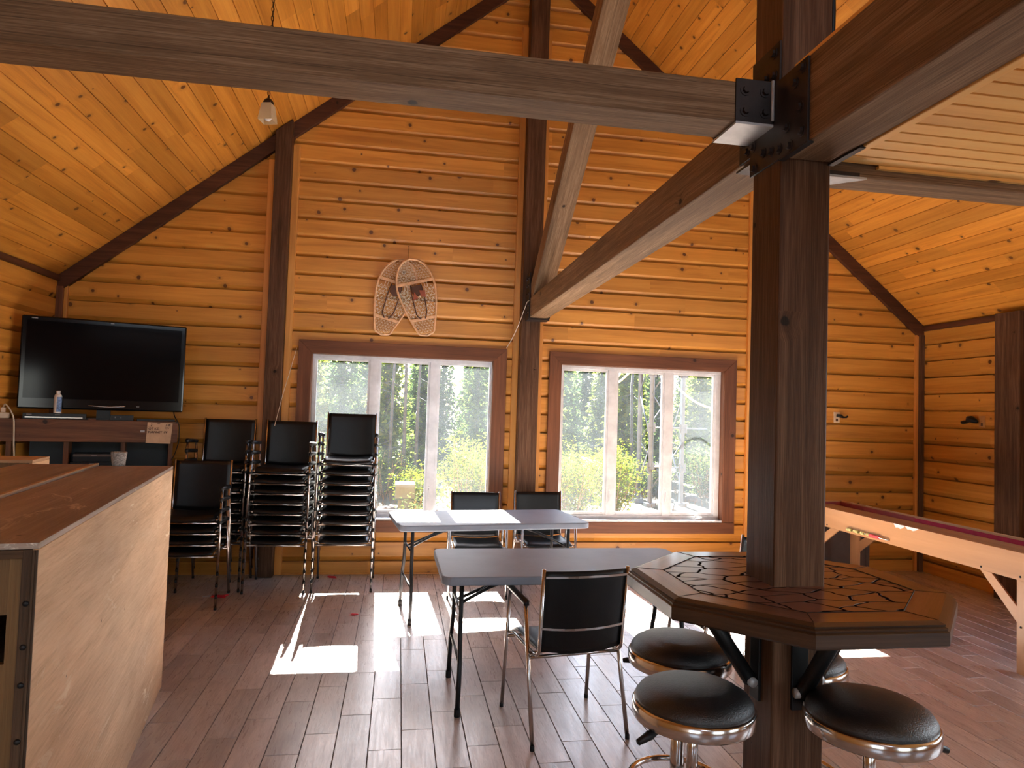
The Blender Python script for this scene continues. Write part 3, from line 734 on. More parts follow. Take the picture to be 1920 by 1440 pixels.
for k in range(8):
    p0, p1 = octpt(A0 - .115, k), octpt(A0 - .115, k + 1)
    mb.tube([(*p0, OZ), (*p1, OZ)], .0018, 6, caps=False)
    q0, q1 = octpt(A0 - .03, k), octpt(A0 - .115, k); mb.tube([(*q0, OZ), (*q1, OZ)], .0012, 6, caps=False)
mb.build('inlay_groove', M['rubber'], root)
mb = MB()
for k in range(8):
    a, b_ = octpt(A0 - .115, k), octpt(A0 - .115, k + 1); c_, d_ = octpt(.07, k + 1), octpt(.07, k)
    mb.poly([(*a, OZ - .0006), (*b_, OZ - .0006), (*c_, OZ - .0006), (*d_, OZ - .0006)])
mb.build('mosaic_inlay', M['mosaic'], root)
mb = MB()
for k in range(8):
    a, b_ = octpt(A0 - .03, k), octpt(A0 - .03, k + 1); c_, d_ = octpt(.07, k + 1), octpt(.07, k)
    mb.poly([(*b_, OZ - .060), (*a, OZ - .060), (*d_, OZ - .060), (*c_, OZ - .060)])
mb.build('underside', M['tabletop_dark'], root)
for i, (dx, dy) in enumerate(((-1, 0), (0, -1), (1, 0), (0, 1))):
    h0 = .092; f = lambda s_, z, w=0: (dx * s_ + dy * w, dy * s_ + dx * w - (.0 if dy == 0 else 0), z)
    mb = MB(); a = Vector(f(h0 + .012, .70, .0)); b_ = Vector(f(h0 + .024, .74)); c_ = Vector(f(.30, OZ - .065))
    mb.tube([b_, c_], .024, 12); w_ = .028
    brace = mb.build('table_brace', M['blackmetal'], root)
    mb = MB(); mb.box((min(dx * h0, dx * (h0 + .01)) - (w_ if dy else 0), min(dy * h0, dy * (h0 + .01)) - (w_ if dx else 0), .68),
                      (max(dx * h0, dx * (h0 + .01)) + (w_ if dy else 0), max(dy * h0, dy * (h0 + .01)) + (w_ if dx else 0), OZ - .066))
    mb.build('bracket_plate', M['blackmetal'], brace, bevel=.002)
    mb = MB(); p = Vector(f(h0 + .028, .742)); q = Vector((dy, dx, 0)) * .03
    mb.tube([p - q, p + q], .016, 10); mb.build('pivot_bolt', M['galv'], brace)

# ------------------------------------------------------------------ bar stools
def make_stool(seat_z, lever_a):
    root = empty('bar_stool')
    mb = MB(); R_ = .183
    mb.lathe([(.0, seat_z + .062), (.05, seat_z + .061), (.10, seat_z + .055), (.14, seat_z + .044), (.165, seat_z + .030), (.176, seat_z + .014), (.178, seat_z + .002), (.172, seat_z)][::-1], 56); mb.build('seat_cushion', M['vinyl_stool'], root)
    mb = MB(); mb.lathe([(.150, seat_z - .046), (R_, seat_z - .044), (R_ + .002, seat_z - .040), (R_ + .002, seat_z - .004), (R_ - .003, seat_z + .002), (.170, seat_z + .003)], 64); mb.build('seat_rim', M['chrome'], root)
    mb = MB(); mb.lathe([(.026, .03), (.026, .47), (.022, .475)], 24); mb.lathe([(.0175, .47), (.0175, seat_z - .045)], 20); mb.build('pole', M['chrome'], root)
    mb = MB(); mb.lathe([(.20, 0), (.20, .006), (.17, .014), (.08, .028), (.04, .045), (.028, .08)], 48); mb.build('base_disc', M['chrome'], root)
    mb = MB(); mb.tube([(.17 * cos(a), .17 * sin(a), .275) for a in [2 * pi * k / 40 for k in range(40)]], .011, 10, closed=True)
    for k in range(3):
        a = 2 * pi * k / 3 + .5; mb.tube([(.024 * cos(a), .024 * sin(a), .275), (.165 * cos(a), .165 * sin(a), .275)], .008, 8)
    mb.lathe([(.031, .25), (.031, .30)], 20); mb.build('footrest_ring', M['chrome'], root)
    mb = MB(); ca, sa = cos(lever_a), sin(lever_a); P = [(.03, -.055), (.13, -.055), (.17, -.066), (.215, -.078)]
    mb.tube([(r_ * ca, r_ * sa, seat_z + z) for r_, z in P], [.006, .007, .014, .009], 10); mb.build('height_lever', M['black_plastic'], root)
    return root
for (x, y, z, la, lab) in ((.924, 2.000, .730, radians(200), 'round black bar stool at the front left of the octagonal table, nearest the armchair'),
                          (1.049, 2.397, .742, radians(140), 'round black bar stool at the back left of the octagonal table, partly behind another stool'),
                          (1.411, 1.850, .734, radians(-18), 'round black bar stool at the front right of the octagonal table, nearest the camera'),
                          (1.515, 2.405, .695, radians(-25), 'round black bar stool almost hidden behind the timber post')):
    r_ = make_stool(z, la); r_.location = (x, y, 0); tag(r_, lab, 'stool', 'bar stools around the octagonal table')

# ------------------------------------------------------------------ armchairs
def make_chair():
    root = empty('armchair')
    for s in (-1, 1):
        mb = MB(); mb.tube([(s * .250, -.260, .022), (s * .243, -.190, .652)], .0105, 8); mb.lathe([(.0112, 0), (.0112, .022)], 10, (s * .2503, -.262, 0), mat=1)
        mb.build('leg', [M['chrome_dull'], M['rubber']], root)
        mb = MB(); mb.tube([(s * .250, .232, .022), (s * .243, .060, .634)], .0105, 8); mb.lathe([(.0112, 0), (.0112, .022)], 10, (s * .2503, .236, 0), mat=1)
        mb.build('leg', [M['chrome_dull'], M['rubber']], root)
        mb = MB(); mb.tube([(s * .243, -.215, .650), (s * .243, -.205, .664), (s * .243, .070, .648), (s * .243, .078, .634)], [.012, .017, .017, .012], 8); mb.build('armrest', M['black_plastic'], root)
    mb = MB()
    for s in (-1, 1):
        mb.tube([(s * .216, -.215, .418), (s * .218, -.10, .418), (s * .218, .15, .412), (s * .218, .205, .440), (s * .222, .250, .852)], .0095, 8, round_=.05)
        mb.tube([(s * .218, -.18, .418), (s * .246, -.205, .418)], .007, 6); mb.tube([(s * .218, .10, .414), (s * .246, .130, .414)], .007, 6)
    mb.tube([(-.218, .10, .411), (.218, .10, .411)], .007, 6)
    mb.build('seat_frame', M['chrome_dull'], root)
    mb = MB(); mb.tube([(-.243, -.213, .395), (.243, -.213, .395)], .0085, 8); mb.build('stretcher', M['chrome_dull'], root)
    mb = MB(); mb.tube([(-.245, .122, .395), (.245, .122, .395)], .0085, 8); mb.build('stretcher', M['chrome_dull'], root)
    # padded seat, slightly dished
    def pad(fn, nu, nv, th):
        V = []; F = []
        for j in range(nv + 1):
            for i in range(nu + 1):
                p, nn = fn(i / nu, j / nv); e = min(1, 6 * min(i / nu, 1 - i / nu, j / nv, 1 - j / nv)); V.append(tuple(p + nn * th * (.45 + .55 * sqrt(e))))
        o = len(V)
        for j in range(nv + 1):
            for i in range(nu + 1):
                p, nn = fn(i / nu, j / nv); e = min(1, 6 * min(i / nu, 1 - i / nu, j / nv, 1 - j / nv)); V.append(tuple(p - nn * th * (.45 + .55 * sqrt(e))))
        w_ = nu + 1
        for j in range(nv):
            for i in range(nu):
                a = j * w_ + i; F.append((a, a + 1, a + 1 + w_, a + w_)); F.append((o + a, o + a + w_, o + a + 1 + w_, o + a + 1))
        for i in range(nu): F.append((i + 1, i, o + i, o + i + 1)); a = nv * w_ + i; F.append((a, a + 1, o + a + 1, o + a))
        for j in range(nv): a = j * w_; F.append((a, a + w_, o + a + w_, o + a)); a = j * w_ + nu; F.append((a + w_, a, o + a, o + a + w_))
        mb = MB(); mb.add(V, F, [[(V[i][0], V[i][1]) for i in f] for f in F], 0, 0, True); return mb
    seat = lambda u, v: (Vector((-.205 + .41 * u, -.235 + .40 * v, .442 - .012 * (1 - (2 * u - 1) ** 2) - .02 * max(0, .15 - v) / .15 + .0 * v)), Vector((0, 0, 1)))
    pad(seat, 14, 12, .017).build('seat', M['vinyl'], root)
    back = lambda u, v: (Vector((-.214 + .428 * u, .196 + .052 * v + .022 * (1 - (2 * u - 1) ** 2), .432 + .020 * (2 * u - 1) ** 2 * (1 - v) + (.410 - .02 * (2 * u - 1) ** 2 * (1 - v)) * v)), Vector((0, 1, -.12)).normalized())
    pad(back, 14, 12, .0085).build('backrest', M['vinyl'], root)
    mb = MB()
    for v, dz in ((.935, 0), (.30, 0)):
        P = []
        for i in range(9):
            u = i / 8; p, nn = back(u, v); P.append(p + Vector((0, .0125, 0)))
        mb = MB(); mb.tube(P, .0075, 4); mb.build('back_rail', M['chrome_dull'], root)
    return root
proto = make_chair(); index_kids()
used = [False]
def chair(x, y, rz, z, label, group=None):
    o = proto if not used[0] else copy_tree(proto)
    used[0] = True; o.location = (x, y, z); o.rotation_euler = (0, 0, rz)
    if 'group' in o: del o['group']
    tag(o, label, 'chair', group); return o
chair(.895, 3.49, pi + radians(8.5), 0, 'black armchair seen from behind, pulled up to the nearer folding table')
chair(.72, 6.07, radians(-2), 0, 'black armchair behind the farther folding table, in front of the left window')
chair(1.35, 6.17, radians(2), 0, 'black armchair behind the farther folding table, below the wall post')
chair(1.985, 3.925, radians(-90), 0, 'black armchair at the end of the nearer folding table, mostly hidden behind the timber post')
ORD = ['lowest', 'second from the bottom', 'third from the bottom', 'fourth from the bottom', 'fifth from the bottom', 'sixth from the bottom', 'seventh from the bottom', 'eighth from the bottom', 'topmost']
def stack(x, y, n, rz, where):
    for k in range(n):
        w = 'topmost' if k == n - 1 else ORD[k]
        chair(x + sin(rz) * -.005 * k, y + .005 * k * cos(rz), rz, .086 * k, 'black armchair, %s in the %s' % (w, where), 'stacked black armchairs along the far wall')
stack(-1.60, 5.85, 4, radians(2), 'short stack beside the crate')
stack(-1.535, 6.37, 8, radians(0), 'tall stack behind the short stack')
stack(-.985, 6.30, 8, radians(-2), 'middle stack before the wall post')
stack(-.435, 6.33, 9, radians(0), 'tallest stack before the left window')

# ------------------------------------------------------------------ folding tables
def make_table(mat):
    root = empty('folding_table'); L, Wd, T = 1.50, .735, .745
    mb = MB(); P = rrect(-L / 2, L / 2, -Wd / 2, Wd / 2, .06, 6); mb.prism(P, T - .045, T); mb.build('tabletop', mat, root, bevel=.008, segs=3)
    for yr in (-.24, .215): mb = MB(); mb.box((-L / 2 + .1, yr, T - .062), (L / 2 - .1, yr + .025, T - .045)); mb.build('side_rail', M['blackmetal'], root)
    for s in (-1, 1):
        xx = s * (L / 2 - .12)
        for t_ in (-1, 1):
            mb = MB(); mb.tube([(xx, t_ * .19, T - .05), (xx, t_ * .19, .40), (xx + s * .005, t_ * .265, .24), (xx + s * .01, t_ * .265, .03)], .0135, 8, round_=.08)
            mb.lathe([(.0165, 0), (.0165, .04)], 10, (xx + s * .01, t_ * .265, 0), mat=1); mb.build('leg', [M['blackmetal'], M['rubber']], root)
        mb = MB(); mb.tube([(xx + s * .003, -.25, .26), (xx + s * .003, .25, .26)], .009, 8); mb.build('crossbar', M['blackmetal'], root)
        mb = MB(); mb.tube([(xx, -.19, .52), (xx, .19, .52)], .009, 8); mb.build('crossbar', M['blackmetal'], root)
        mb = MB(); mb.tube([(xx, -.05, .52), (xx - s * .17, -.02, .60), (xx - s * .42, 0, T - .055)], .009, 8)
        mb.tube([(xx, .05, .52), (xx - s * .17, .02, .60)], .009, 8); mb.tube([(xx - s * .13, 0, .575), (xx - s * .26, 0, .65)], .013, 8); mb.build('folding_brace', M['blackmetal'], root)
    return root
ft = make_table(M['plastic_grey']); index_kids()
ft.location = (.995, 3.885, 0); ft.rotation_euler.z = radians(.8); tag(ft, 'grey plastic folding table nearer the camera, with the armchair pushed up to it', 'table')
f2 = copy_tree(ft); f2.location = (.735, 5.495, 0); f2.rotation_euler.z = radians(7.5); tag(f2, 'grey plastic folding table nearer the windows, with bright sunlight on its top', 'table')

# ------------------------------------------------------------------ plywood crates
CA = radians(9.4)
def crate(name, x, y, wid, lng, hgt, label, detail=True, rz=CA, top='ply_top', side='ply_side'):
    """x, y: near right corner at floor; extends to -x (width) and +y (length) in its own axes"""
    root = empty(name, (x, y, 0), rz); tag(root, label, 'crate'); t_ = .016
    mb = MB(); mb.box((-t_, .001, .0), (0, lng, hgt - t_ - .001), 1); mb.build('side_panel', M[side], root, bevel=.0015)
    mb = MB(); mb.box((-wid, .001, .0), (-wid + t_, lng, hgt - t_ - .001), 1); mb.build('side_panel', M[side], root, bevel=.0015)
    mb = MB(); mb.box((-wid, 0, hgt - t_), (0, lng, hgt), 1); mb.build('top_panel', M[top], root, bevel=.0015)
    mb = MB(); hx0, hx1, hz0, hz1 = -.21, -.064, .928, 1.05
    if wid > .33 and detail:
        y0_, y1_ = .012, .03
        mb.box((-wid + t_, y0_, 0), (hx0, y1_, hgt - t_), 2); mb.box((hx1, y0_, 0), (-t_, y1_, hgt - t_), 2)
        mb.box((hx0, y0_, 0), (hx1, y1_, hz0), 2); mb.box((hx0, y0_, hz1), (hx1, y1_, hgt - t_), 2)
    else: mb.box((-wid + t_, .012, 0), (-t_, .03, hgt - t_), 2)
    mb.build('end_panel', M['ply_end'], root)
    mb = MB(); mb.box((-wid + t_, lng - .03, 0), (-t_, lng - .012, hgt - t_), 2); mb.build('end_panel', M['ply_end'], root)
    if detail:
        mb = MB(); mb.box((-.034, -.004, .0), (-.0125, .014, hgt - t_ - .001), 2); mb.box((-.012, -.006, 0), (-.006, .0008, hgt - t_ - .002), 2); mb.box((-.0055, -.005, 0), (-.0005, .0008, hgt - t_ - .002), 2); mb.box((-wid, -.004, hgt - t_ - .022), (-.031, .012, hgt - t_ - .001), 0)
        strip = mb.build('edge_strip', M['ply_edge'], root, bevel=.001)
        for z in (1.08, .972, .878, .74, .6, .46):
            mb = MB(); mb.lathe([(.0075, 0), (.007, .003), (.004, .005), (0, .0055)], 10); n_ = 40
            V = mb.v[-n_:]; mb.v[-n_:] = [(-.0205 + v[0], -.004 - v[2], z + v[1]) for v in V]
            mb.build('bolt_head', M['blackmetal'], strip)
    return root
crate('plywood_crate', -.885, 1.905, .365, 2.262, 1.23, 'tall worn plywood crate nearest the camera, with pale side and reddish brown top')
rt = Matrix.Rotation(CA, 3, 'Z') @ Vector((-.372, .012, 0))
crate('plywood_crate', -.885 + rt.x, 1.905 + rt.y, .375, 2.262, 1.236, 'tall plywood crate left of the front crate, brown top with a pale raised edge', False)
crate('plywood_crate', -2.03, 4.24, .60, .30, 1.238, 'pale plywood box behind the crates at the left edge', False, CA, 'ply_pale', 'ply_pale')
mb = MB(); mb.X = Matrix.Translation((-.885 + rt.x, 1.905 + rt.y, 0)) @ Matrix.Rotation(CA, 4, 'Z'); mb.box((-.018, .002, 1.2362), (0, 2.26, 1.242), 1)
tag(mb.build('edge_batten', M['ply_pale'], bevel=.001), 'thin pale wooden batten lying along the seam between the two crates', 'batten')
# woven cup on the crate
root = empty('woven_cup', (-1.525, 4.09, 1.23)); tag(root, 'small grey woven cup standing on the front plywood crate', 'cup')
mb = MB(); mb.lathe([(.030, .0), (.033, .008), (.041, .074), (.038, .076), (.033, .06), (.028, .012), (0, .012)], 24); mb.build('cup_body', M['basket'], root)

# ------------------------------------------------------------------ television corner
TH = radians(18); uu = Vector((cos(TH), sin(TH), 0)); nn_ = Vector((sin(TH), -cos(TH), 0)); O2 = Vector((-2.45, 6.10, 0))
def tvM(o): return Matrix(((uu.x, -nn_.x, 0, o.x), (uu.y, -nn_.y, 0, o.y), (0, 0, 1, o.z), (0, 0, 0, 1)))   # local x along, y away from the room
root = empty('media_shelf', O2); root.rotation_euler.z = TH; tag(root, 'dark wooden corner media shelf with open compartments under the television', 'shelf')
inv = tvM(O2).inverted()
def loc2(x, y): p = inv @ Vector((x, y, 0)); return (p.x, p.y)
cor = [(-.665, 0), (.595, 0), (.595, .33), loc2(-2.02, 6.70), loc2(XL + .06, 6.68), loc2(XL + .012, 5.90)]
mb = MB(); mb.prism(cor, 1.238, 1.418); mb.build('mantel', M['shelf'], root, bevel=.003)
cor2 = [(-.60, .10), (.56, .10), (.56, .30), loc2(-2.05, 6.66), loc2(XL + .08, 6.62), loc2(XL + .03, 5.99)]
for z in (.85, .42, .02):
    mb = MB(); mb.prism(cor2, z, z + .025); mb.build('shelf_board', M['shelf'], root)
for x0 in (-.62, -.235, .17, .53):
    mb = MB(); mb.box((x0, .06, .0), (x0 + .035, .33, 1.238), 2); mb.build('upright', M['shelf'], root, bevel=.002)
mb = MB(); mb.box((-.50, .33, .02), (.565, .335, 1.238), 0); mb.build('back_panel', M['black_plastic'], root)
def tvobj(name, label, cat, x, y, z): return tag(empty(name, tvM(O2) @ Vector((x, y, z)), TH), label, cat)
root = tvobj('television', 'large black flat-screen television above the corner media shelf', 'television', .03, .06, 1.50)
TVROOT = root
mb = MB(); mb.box((-.597, 0, 0), (.597, .085, .75), 0); mb.build('casing', M['tv_black'], root, bevel=.012)
mb = MB(); mb.box((-.560, -.0015, .085), (.560, .002, .712), 0); mb.build('screen', M['tv_screen'], root)
mb = MB(); mb.tube([(-.11 + .03 * k, -.003 - .006 * sin(pi * k / 9), .036 - .008 * sin(pi * k / 9)) for k in range(10)], .0045, 8); mb.build('trim_bar', M['chrome_dull'], root)
mb = MB(); mb.box((-.53, -.002, .727), (-.488, 0, .732)); mb.build('maker_mark', M['grey_mark'], root); mb = MB(); mb.box((.02, -.002, .727), (.045, 0, .731)); mb.build('maker_mark', M['grey_mark'], root); mb = MB(); mb.box((.24, -.002, .035), (.262, 0, .039)); mb.build('maker_mark', M['grey_mark'], root)
mb = MB(); mb.box((-.22, .085, .2), (.22, .20, .5)); mb.box((-.05, .03, -.08), (.05, .08, .01)); mb.box((-.2, -.0, -.083), (.2, .14, -.068)); mb.build('stand', M['black_plastic'], root)
root = tvobj('disc_player', 'slim black disc player on the shelf below the television, bottle on top', 'player', -.30, .012, 1.4185)
mb = MB(); mb.box((-.215, 0, 0), (.215, .035, .048), 0); mb.build('casing', M['black_plastic'], root, bevel=.002)
mb = MB(); mb.box((-.20, -.0015, .010), (.19, 0, .019), 0); mb.build('chrome_strip', M['chrome_dull'], root)
mb = MB(); mb.box((-.19, -.0015, .034), (-.155, 0, .038)); mb.build('maker_mark', M['grey_mark'], root); mb = MB(); mb.box((.00, -.0015, .034), (.035, 0, .038)); mb.build('maker_mark', M['grey_mark'], root)
root = tvobj('spray_bottle', 'white bottle with a blue label standing on the disc player', 'bottle', -.287, .028, 1.4668)
mb = MB(); mb.lathe([(.0, 0), (.026, 0), (.0275, .004), (.0275, .135), (.024, .148), (.013, .158)], 24); mb.build('bottle_body', M['white'], root)
mb = MB(); mb.lathe([(.0145, .157), (.0145, .180), (.012, .183), (0, .183)], 18); mb.build('cap', M['white'], root)
mb = MB(); V = []; F = []
for i in range(9):
    a = radians(-100 + 90 * i / 8); V += [(.0279 * cos(a), .0279 * sin(a), .012), (.0279 * cos(a), .0279 * sin(a), .132)]
for i in range(8): F.append((2 * i, 2 * i + 2, 2 * i + 3, 2 * i + 1))
mb.add(V, F, [[(0, 0)] * 4] * 8, 0, 0, True); mb.build('label_band', M['blue'], root)
root = tvobj('receiver_box', 'small black box with a tiny light on the shelf under the television centre', 'electronics', .17, .012, 1.4185)
mb = MB(); mb.box((-.085, 0, 0), (.085, .035, .045), 0); mb.build('casing', M['black_plastic'], root, bevel=.002)
mb = MB(); mb.box((-.05, -.002, .02), (-.047, 0, .032)); mb.build('maker_mark', M['grey_mark'], root); mb = MB(); mb.box((-.008, -.002, .02), (-.005, 0, .032)); mb.build('maker_mark', M['grey_mark'], root)
root = tvobj('sound_bar', 'thin black bar lying on the right end of the media shelf', 'electronics', .42, .012, 1.4185)
mb = MB(); mb.box((-.14, 0, 0), (.15, .035, .018), 0); mb.build('casing', M['black_plastic'], root, bevel=.003)
root = tvobj('remote_control', 'small beige remote lying on the media shelf beside the disc player', 'remote', -.045, .012, 1.4185)
mb = MB(); mb.box((-.025, -.004, 0), (.03, .02, .012), 0); mb.build('casing', M['leather_dark'], root, bevel=.002)
root = tvobj('video_recorder', 'silver and black video recorder inside the middle compartment of the media shelf', 'player', -.02, .115, .8755)
mb = MB(); mb.box((-.15, 0, .19), (.15, .2, .26), 0); mb.box((-.17, 0, .0), (.17, .2, .188), 0); mb.build('casing', M['black_plastic'], root, bevel=.003)
mb = MB(); mb.box((-.15, -.002, .235), (.13, .0, .254), 0); mb.build('silver_face', M['panelgrey'], root)
mb = MB(); mb.box((-.03, -.003, .172), (.0, .0, .178)); mb.build('maker_mark', M['grey_mark'], root); mb = MB(); mb.box((-.02, -.004, .240), (.02, -.002, .243)); mb.build('maker_mark', M['grey_mark'], root)
# cardboard note
root = tvobj('cardboard_note', 'handwritten brown cardboard note hanging on the right end of the media shelf', 'note', .455, -.004, 1.30)
mb = MB(); mb.prism([(-.10, -.065), (.088, -.072), (.098, .104), (-.092, .110)], -.003, -.0005, plane='xz'); mb.build('card', M['card'], root)
def writing(txt, x, z, size, parent, y=-.0045, shear=.15):
    cu = bpy.data.curves.new('handwriting', 'FONT'); cu.body = txt; cu.size = size; cu.shear = shear; cu.extrude = .0003; cu.offset = .0006
    t_ = bpy.data.objects.new('tmp_text', cu); COL.objects.link(t_)
    me = bpy.data.meshes.new_from_object(t_.evaluated_get(bpy.context.evaluated_depsgraph_get())); bpy.data.objects.remove(t_)
    me.materials.clear(); me.materials.append(M['ink'])
    o = bpy.data.objects.new('handwriting', me); COL.objects.link(o); o.parent = parent; o.location = (x, y, z); o.rotation_euler = (radians(90), 0, 0)
for txt, x, z, sz in (('2', -.070, .080, .026), ('QT', -.085, .048, .026), ('KZ.', -.040, .048, .026), ('TURNNET  IIV', -.090, .018, .024), ('A', .045, .082, .02), ('M', .066, .082, .02), ('ITV', .040, .052, .022), ('1001', -.02, .098, .012)):
    writing(txt, x, z, sz, root)
mb = MB(); mb.box((-.085, -.0045, .074), (-.055, -.003, .0765)); mb.build('underline', M['ink'], root); mb = MB(); mb.box((.042, -.0045, .075), (.058, -.003, .077)); mb.build('underline', M['ink'], root); mb = MB(); mb.box((.066, -.0045, .075), (.085, -.003, .077)); mb.build('underline', M['ink'], root)
root = tvobj('price_sticker', 'tiny white sticker on the media shelf left of the cardboard note', 'sticker', .33, -.0005, 1.332)
mb = MB(); mb.box((-.018, -.001, -.008), (.014, 0, .008)); mb.build('sticker_face', M['grey_mark'], root)
# white power strip and cord at the left edge
root = tvobj('power_strip', 'white power strip lying on the left end of the media shelf', 'power strip', -.68, .02, 1.4185)
mb = MB(); mb.box((-.10, 0, 0), (.075, .05, .045), 0); mb.build('strip_body', M['cord_white'], root, bevel=.006)
mb = MB(); mb.box((.02, .01, .046), (.05, .04, .085), 2); mb.build('plug', M['cord_white'], root, bevel=.004)
T2 = tvM(O2)
mb = MB(); mb.tube([T2 @ Vector(p) for p in ((-.647, .04, 1.50), (-.635, .035, 1.535), (-.60, .0, 1.50), (-.565, -.02, 1.43), (-.560, -.022, 1.36), (-.555, -.02, 1.22), (-.552, .02, 1.10), (-.565, .03, 1.0), (-.56, .03, .60), (-.5, .04, .1))], .0055, 8, round_=.04)
tag(mb.build('extension_cord', M['cord_white']), 'off-white extension cord hanging down in front of the media shelf', 'cord')
mb = MB(); mb.tube([T2 @ Vector(p) for p in ((.555, .10, 1.52), (.565, .02, 1.46), (.605, .01, 1.40), (.610, .02, 1.25), (.58, .06, 1.12), (.50, .07, 1.0), (.50, .08, .6))], .004, 8, round_=.04)
cord = mb.build('power_cord', M['cord_black'], TVROOT); cord.matrix_parent_inverse = (Matrix.Translation(TVROOT.location) @ Matrix.Rotation(TH, 4, 'Z')).inverted()

# ------------------------------------------------------------------ snowshoes
def snowshoe(loc, ang, label, flip=1):
    root = empty('snowshoe', loc); root.rotation_euler = (0, ang, 0); tag(root, label, 'snowshoe', 'pair of old snowshoes hung on the far wall')
    # outline in local xz, hanging from the top (0,0), y = depth
    H_, Wm = .765, .185
    def hw(s_):   # half width at distance s_ from the top (0..1)
        if s_ < .38: return Wm * sqrt(max(0, 1 - ((.38 - s_) / .38) ** 2)) ** .95
        q = (s_ - .38) / .62; return Wm * (1 - .66 * q ** 1.5) if q < .88 else Wm * (1 - .66 * .88 ** 1.5) * sqrt(max(0, 1 - ((q - .88) / .12) ** 2))
    N_ = 40; L_ = [(-hw(i / N_), -H_ * i / N_) for i in range(N_ + 1)]; R_ = [(hw(i / N_), -H_ * i / N_) for i in range(N_, -1, -1)]
    P = [p for p in L_ + R_[1:-1]]
    mb = MB(); mb.tube([(p[0], 0, p[1]) for p in P], .0105, 8, closed=True); mb.build('wooden_frame', M['raw'], root)
    for zc in (.235, .60):
        w_ = hw(zc / H_); mb = MB(); mb.box((-w_, -.008, -zc - .014), (w_, .006, -zc + .014), 0); mb.build('crossbar', M['raw'], root, bevel=.003)
    def lace(z0, z1, pitch, r, skip=None):
        mb = MB()
        for ang_ in (0, 60, 120):
            a = radians(ang_); d = (cos(a), sin(a)); nrm = (-d[1], d[0]); k = -40
            while k < 40:
                k += 1; o = (nrm[0] * k * pitch, -.35 + nrm[1] * k * pitch); run = None; t_ = -.6
                while t_ < .6:
                    x, z = o[0] + d[0] * t_, o[1] + d[1] * t_; s_ = -z / H_
                    ins = z0 < -z < z1 and 0 < s_ < 1 and abs(x) < hw(s_) - .003
                    if ins and skip and abs(x) < skip[0] and skip[1] < -z < skip[2]: ins = False
                    if ins and run is None: run = (x, z)
                    if not ins and run is not None:
                        if abs(run[0] - x) + abs(run[1] - z) > .012: mb.tube([(run[0], 0, run[1]), (x, 0, z)], r, 4, caps=False)
                        run = None
                    t_ += .006
        return mb
    lace(.0, .225, .0250, .0013).build('fine_lacing', M['lace'], root)
    lace(.29, .588, .0310, .0022, (.055, .0, .36)).build('lacing', M['lace'], root)
    lace(.612, .765, .0250, .0013).build('fine_lacing', M['lace'], root)
    for x in (-.11, -.085, -.055, .055, .085, .11): mb = MB(); mb.tube([(x, 0, -.24), (x * 1.05, 0, -.30)], .003, 4); mb.build('toe_cord', M['lace'], root)
    mb = MB(); mb.tube([(-.05, -.012, -.26), (-.06, -.02, -.36), (-.055, -.014, -.56), (-.02, -.012, -.60)], .0065, 6, round_=.03); mb.tube([(.05, -.012, -.26), (.06, -.02, -.36), (.05, -.014, -.54), (.02, -.012, -.60)], .0065, 6, round_=.03)
    mb.build('binding_strap', M['leather_dark'], root)
    mb = MB(); mb.prism([(-.045, -.27), (.05, -.265), (.06, -.35), (.0, -.375), (-.05, -.34)], -.022, -.008, plane='xz'); mb.build('toe_pad', M['leather_dark'], root, bevel=.004)
    if flip > 0:
        for P_ in ([(-.03, -.33), (-.055, -.405), (.0, -.40)], [(.02, -.32), (.075, -.335), (.07, -.40), (.025, -.385)]):
            mb = MB(); mb.prism(P_, -.038, -.024, plane='xz'); mb.build('leather_flap', M['leather'], root, bevel=.003)
    return root
snowshoe((-.005, 6.690, 3.045), radians(15), 'left snowshoe of the wall pair, tilted to the left behind the other', -1)
snowshoe((.040, 6.662, 3.055), radians(-15), 'right snowshoe of the wall pair, in front, with red leather bindings')
mb = MB(); mb.tube([(.028, 6.705, 3.185), (.030, 6.68, 3.05)], .0018, 6); mb.lathe([(.004, 0), (.004, .006)], 8, (.028, 6.700, 3.185)); tag(mb.build('hanging_wire', M['cord_black']), 'thin dark wire holding up the snowshoes on the wall', 'wire')

# ------------------------------------------------------------------ pendant lamp
PYL = 4.4; px_ = -.887; pz = 3.368
root = empty('pendant_lamp', (px_, PYL, pz)); tag(root, 'small pendant lamp with frosted square glass shade hanging on a chain', 'lamp')
mb = MB(); mb.lathe([(.062, 0), (.060, .02), (.044, .105), (.034, .115)], 4, rot=pi / 4 - .25, cap=False, smooth=False); sh = mb.build('glass_shade', M['shade'], root); sd = sh.modifiers.new('solid', 'SOLIDIFY'); sd.thickness = .003
mb = MB(); mb.lathe([(.034, .112), (.030, .128), (.022, .140), (.008, .148), (.006, .165)], 16); mb.build('cap', M['chain'], root)
mb = MB(); mb.lathe([(0, .004), (.016, .008), (.024, .022), (.026, .036), (.020, .055), (.012, .075), (.012, .11)], 18); mb.build('bulb', M['white'], root)
mb = MB(); z = .165; k = 0; ztop = roof(px_) - pz
while z < ztop - .03:
    c_ = []; a0 = (k % 2) * pi / 2 + .4
    for i in range(10):
        t_ = 2 * pi * i / 10; c_.append((cos(a0) * .008 * cos(t_), sin(a0) * .008 * cos(t_), z + .017 + .019 * sin(t_)))
    mb.tube(c_, .0022, 5, closed=True); z += .030; k += 1
mb.tube([(0, 0, .16), (.004, .003, ztop / 2), (0, 0, ztop - .02)], .0018, 5)
mb.build('chain', M['chain'], root)
mb = MB(); mb.lathe([(.05, ztop - .03), (.05, ztop + .0), (.02, ztop + .02)], 20); mb.build('canopy', M['chain'], root)

